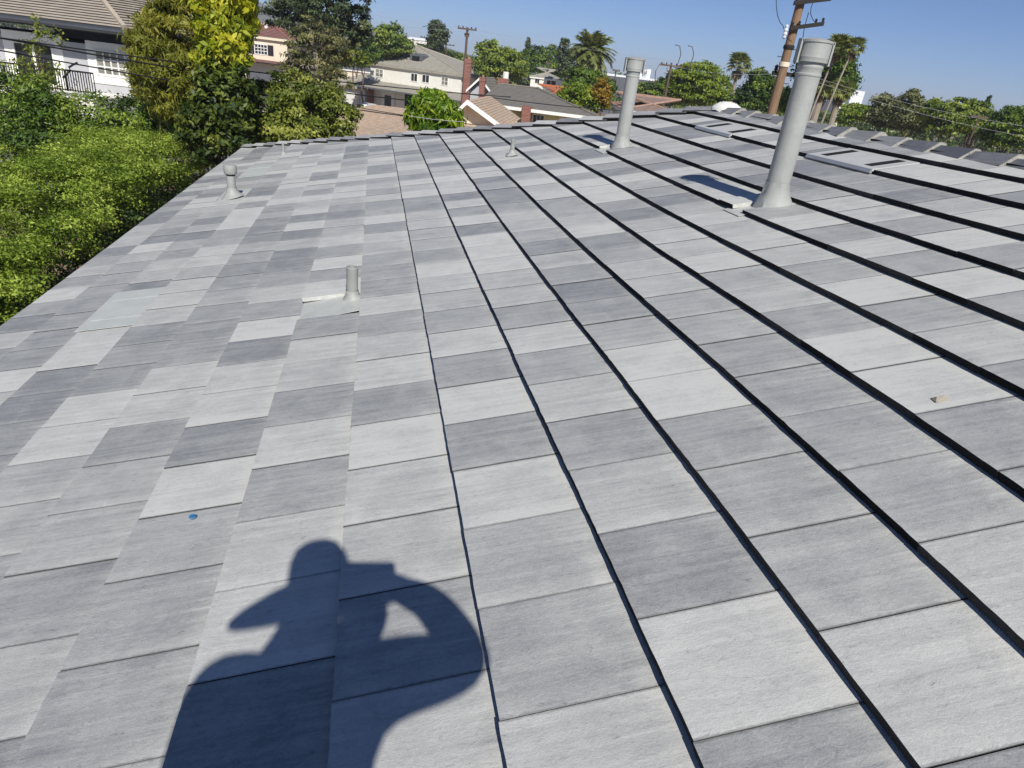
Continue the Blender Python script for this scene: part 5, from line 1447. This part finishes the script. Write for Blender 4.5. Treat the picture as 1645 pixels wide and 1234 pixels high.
px_, py_ = CAM[0], CAM[1]
feet_z = [float(roof_pt(np.array((CAM[0] + dx) / (W * EX * CT) + 0.0), np.array((CAM[1] - .45) / W), 0.08)[2]) for dx in (-.30, .06)]
pr = empty('person', (CAM[0] - .12, CAM[1] - .45, min(feet_z)), 0, 'person in a wide-brimmed hat standing on the roof, both hands holding up a phone', 'person')
PL_ = np.array(pr.location)
def rel(dx, dy, dz): return tuple(np.array([CAM[0] + dx, CAM[1] + dy, CAM[2] + dz]) - PL_)
def cam_pt(r, d_, f_): return tuple(CAM + RW[0] * r + RW[1] * d_ + RW[2] * f_ - PL_)
fl, fr = feet_z[0] - CAM[2] + .03, feet_z[1] - CAM[2] + .03
ch_ = {
    'pelvis': (rel(-.17, -.43, -.60), (.25, .14), None),
    'belly': (rel(-.17, -.43, -.42), (.275, .15), 'pelvis'), 'chest': (rel(-.155, -.42, -.20), (.245, .14), 'belly'),
    'neckb': (rel(-.13, -.39, -.02), (.12, .09), 'chest'), 'neck': (rel(-.11, -.355, .03), .075, 'neckb'),
    'head1': (rel(-.07, -.31, .075), (.08, .088), 'neck'), 'head2': (rel(-.055, -.30, .14), (.08, .094), 'head1'), 'head3': (rel(-.05, -.295, .20), (.062, .072), 'head2'),
    'lsh': (rel(-.28, -.375, -.015), .09, 'chest'), 'lel': (rel(-.09, -.215, -.25), .07, 'lsh'), 'lwr': (rel(.085, -.085, -.105), .06, 'lel'), 'lpalm': (cam_pt(.095, .105, -.035), (.045, .024), 'lwr'),
    'rsh': (rel(.04, -.37, -.045), .092, 'chest'), 'rel': (rel(.335, -.30, -.05), .080, 'rsh'), 'rwr': (rel(.235, -.13, -.01), .055, 'rel'), 'rpalm': (cam_pt(.172, .055, -.045), (.042, .022), 'rwr'),
    'lhip': (rel(-.25, -.43, -.70), .115, 'pelvis'), 'lkn': (rel(-.28, -.40, -1.06), .07, 'lhip'), 'lan': (rel(-.30, -.46, fl + .06), .05, 'lkn'), 'lto': (rel(-.31, -.29, fl + .01), .042, 'lan'),
    'rhip': (rel(-.04, -.43, -.70), .115, 'pelvis'), 'rkn': (rel(.03, -.40, -1.03), .07, 'rhip'), 'ran': (rel(.06, -.46, fr + .06), .05, 'rkn'), 'rto': (rel(.08, -.29, fr + .01), .042, 'ran'),
}
for i, (r0, d0) in enumerate(((.006, 1.0), (.026, 1.05), (.046, .98), (.064, .82))):
    ch_['rf%da' % i] = (cam_pt(.158 - .006 * i, .012 + r0, -.030), .0095, 'rpalm'); ch_['rf%db' % i] = (cam_pt(.150 - .03 * (d0 > 0), .008 + r0, -.004 - .012), .0088, 'rf%da' % i)
    ch_['rf%dc' % i] = (cam_pt(.128 - .02 * d0, .008 + r0, -.0145), .0075, 'rf%db' % i)
    ch_['lf%da' % i] = (cam_pt(.066 + .02 * i, .082, -.03), .0095, 'lpalm'); ch_['lf%db' % i] = (cam_pt(.066 + .02 * i, .066, -.022), .0088, 'lf%da' % i); ch_['lf%dc' % i] = (cam_pt(.066 + .02 * i, .066 - .03 * d0, -.021), .0075, 'lf%db' % i)
ch_['rt1'] = (cam_pt(.165, .085, -.035), .012, 'rpalm'); ch_['rt2'] = (cam_pt(.135, .078, -.022), .0095, 'rt1')
ch_['lt1'] = (cam_pt(.058, .085, -.018), .012, 'lpalm'); ch_['lt2'] = (cam_pt(.06, .070, -.008), .0095, 'lt1')
body = skinned('body', ch_, pr, [M['cloth'], M['jeans'], M['skin']])
hand_r = np.array(rel(.20, -.10, -.01)); hand_l = np.array(rel(-.335, -.355, -.60)); neck_z = rel(0, 0, .02)[2]; belt = rel(0, 0, -.56)[2]
for p in body.data.polygons:
    c = np.array(p.center)
    if np.linalg.norm(c - np.array(cam_pt(.16, .05, -.03))) < .12 and c[1] > hand_r[1] - .02: p.material_index = 2
    elif np.linalg.norm(c - np.array(cam_pt(.095, .095, -.03))) < .085: p.material_index = 2
    elif c[2] > neck_z + .03 and abs(c[0] - rel(-.07, 0, 0)[0]) < .13: p.material_index = 2
    elif c[2] < belt: p.material_index = 1
# face
hc_ = np.array(rel(-.055, -.30, .115)); fd = unit(np.array([.06, .86, -.5])); fu = unit(np.array([0.15, .5, .86])); fu = unit(fu - fd * (fu @ fd)); fs = np.cross(fd, fu)
fm = MB()
nb_ = hc_ + fd * .082
fm.face([nb_ + fu * .03, nb_ - fu * .02 + fs * .017 , nb_ - fu * .022 + fd * .024]); fm.face([nb_ + fu * .03, nb_ - fu * .022 + fd * .024, nb_ - fu * .02 - fs * .017]); fm.face([nb_ - fu * .02 + fs * .017, nb_ - fu * .02 - fs * .017, nb_ - fu * .022 + fd * .024])
fm.build('nose', M['skin'], pr)
for s in (-1, 1):
    e = MB(); e.lathe([(.001, -.011), (.009, -.006), (.011, 0), (.009, .006), (.001, .011)], hc_ + fd * .078 + fu * .028 + fs * .032 * s, 10); e.build('eye', M['insul'], pr, smooth=True)
    e = MB(); e.lathe([(.001, -.03), (.012, -.02), (.016, 0), (.012, .022), (.001, .03)], hc_ + fs * .083 * s - fd * .01, 10); e.build('ear', M['skin'], pr, smooth=True)
mo_ = MB(); q_ = hc_ + fd * .082 - fu * .048; mo_.tube([q_ - fs * .022, q_ + fd * .004, q_ + fs * .022], .006, 6); mo_.build('mouth', M['skin'], pr)
# hat: brim tilted forwards with the bowed head, a little lower at the left
hu = unit(np.array([-.15, .47, .82])); hr = unit(np.cross(np.array([0, 1, 0]), hu)); hf = np.cross(hu, hr)
hat = MB(); hb_ = np.array(rel(-.048, -.285, .18)); nn = 36
def ring(r, z, droop=0.0): return [hb_ + hr * r * math.cos(a) + hf * r * 1.02 * math.sin(a) + hu * (z - droop * (abs(math.cos(a)) ** 2)) for a in (2 * math.pi * k / nn for k in range(nn))]
prof = [ring(.262, -.030, .03), ring(.262, -.024, .03), ring(.18, -.004, .01), ring(.098, .008), ring(.095, .04), ring(.086, .085), ring(.066, .122), ring(.038, .138), ring(.004, .138)]
for a, b in zip(prof[:-1], prof[1:]):
    for k in range(nn): hat.face([a[k], a[(k + 1) % nn], b[(k + 1) % nn], b[k]])
hat.build('hat', M['straw'], pr, smooth=True, weld=True)
ph = empty('phone', tuple(CAM - RW[2] * .01), 0, 'black phone held up level in both hands of the person', 'phone')
PH_ = np.array(ph.location)
mb = MB()
def pc(r, d_, f_): return tuple(CAM + RW[0] * r + RW[1] * d_ + RW[2] * f_ - PH_)
rc = [(-.012 + .008 * (1 - math.cos(a)) if False else x, y) for x, y, a in ((-.012, -.006, 0), (-.006, -.012, 0), (.156, -.012, 0), (.162, -.006, 0), (.162, .058, 0), (.156, .064, 0), (-.006, .064, 0), (-.012, .058, 0))]
A_ = [pc(x, y, -.006) for x, y in rc]; B_ = [pc(x, y, -.0145) for x, y in rc]
mb.face(A_); mb.face(B_[::-1])
for i in range(8): mb.face([A_[i], A_[(i + 1) % 8], B_[(i + 1) % 8], B_[i]])
mb.build('phone_body', M['phone'], ph)
mb = MB(); mb.face([pc(-.008, -.008, -.0147), pc(-.008, .06, -.0147), pc(.144, .06, -.0147), pc(.144, -.008, -.0147)]); mb.build('screen', M['glass'], ph)

# ------------------------------------------------------------------ the air
hz_ = MB().box(-4100, 4100, -4100, 4100, -10.5, 92.0).build('haze', [])
hz_.data.materials.clear()
hm = bpy.data.materials.new('summer_haze'); hm.use_nodes = True; hn = hm.node_tree; hn.nodes.clear()
pv = hn.nodes.new('ShaderNodeVolumePrincipled'); pv.inputs['Color'].default_value = (0.80, 0.87, 1.0, 1); pv.inputs['Density'].default_value = 0.0004; pv.inputs['Anisotropy'].default_value = 0.0
ho = hn.nodes.new('ShaderNodeOutputMaterial'); hn.links.new(pv.outputs[0], ho.inputs['Volume'])
hz_.data.materials.append(hm); tag(hz_, kind='stuff')
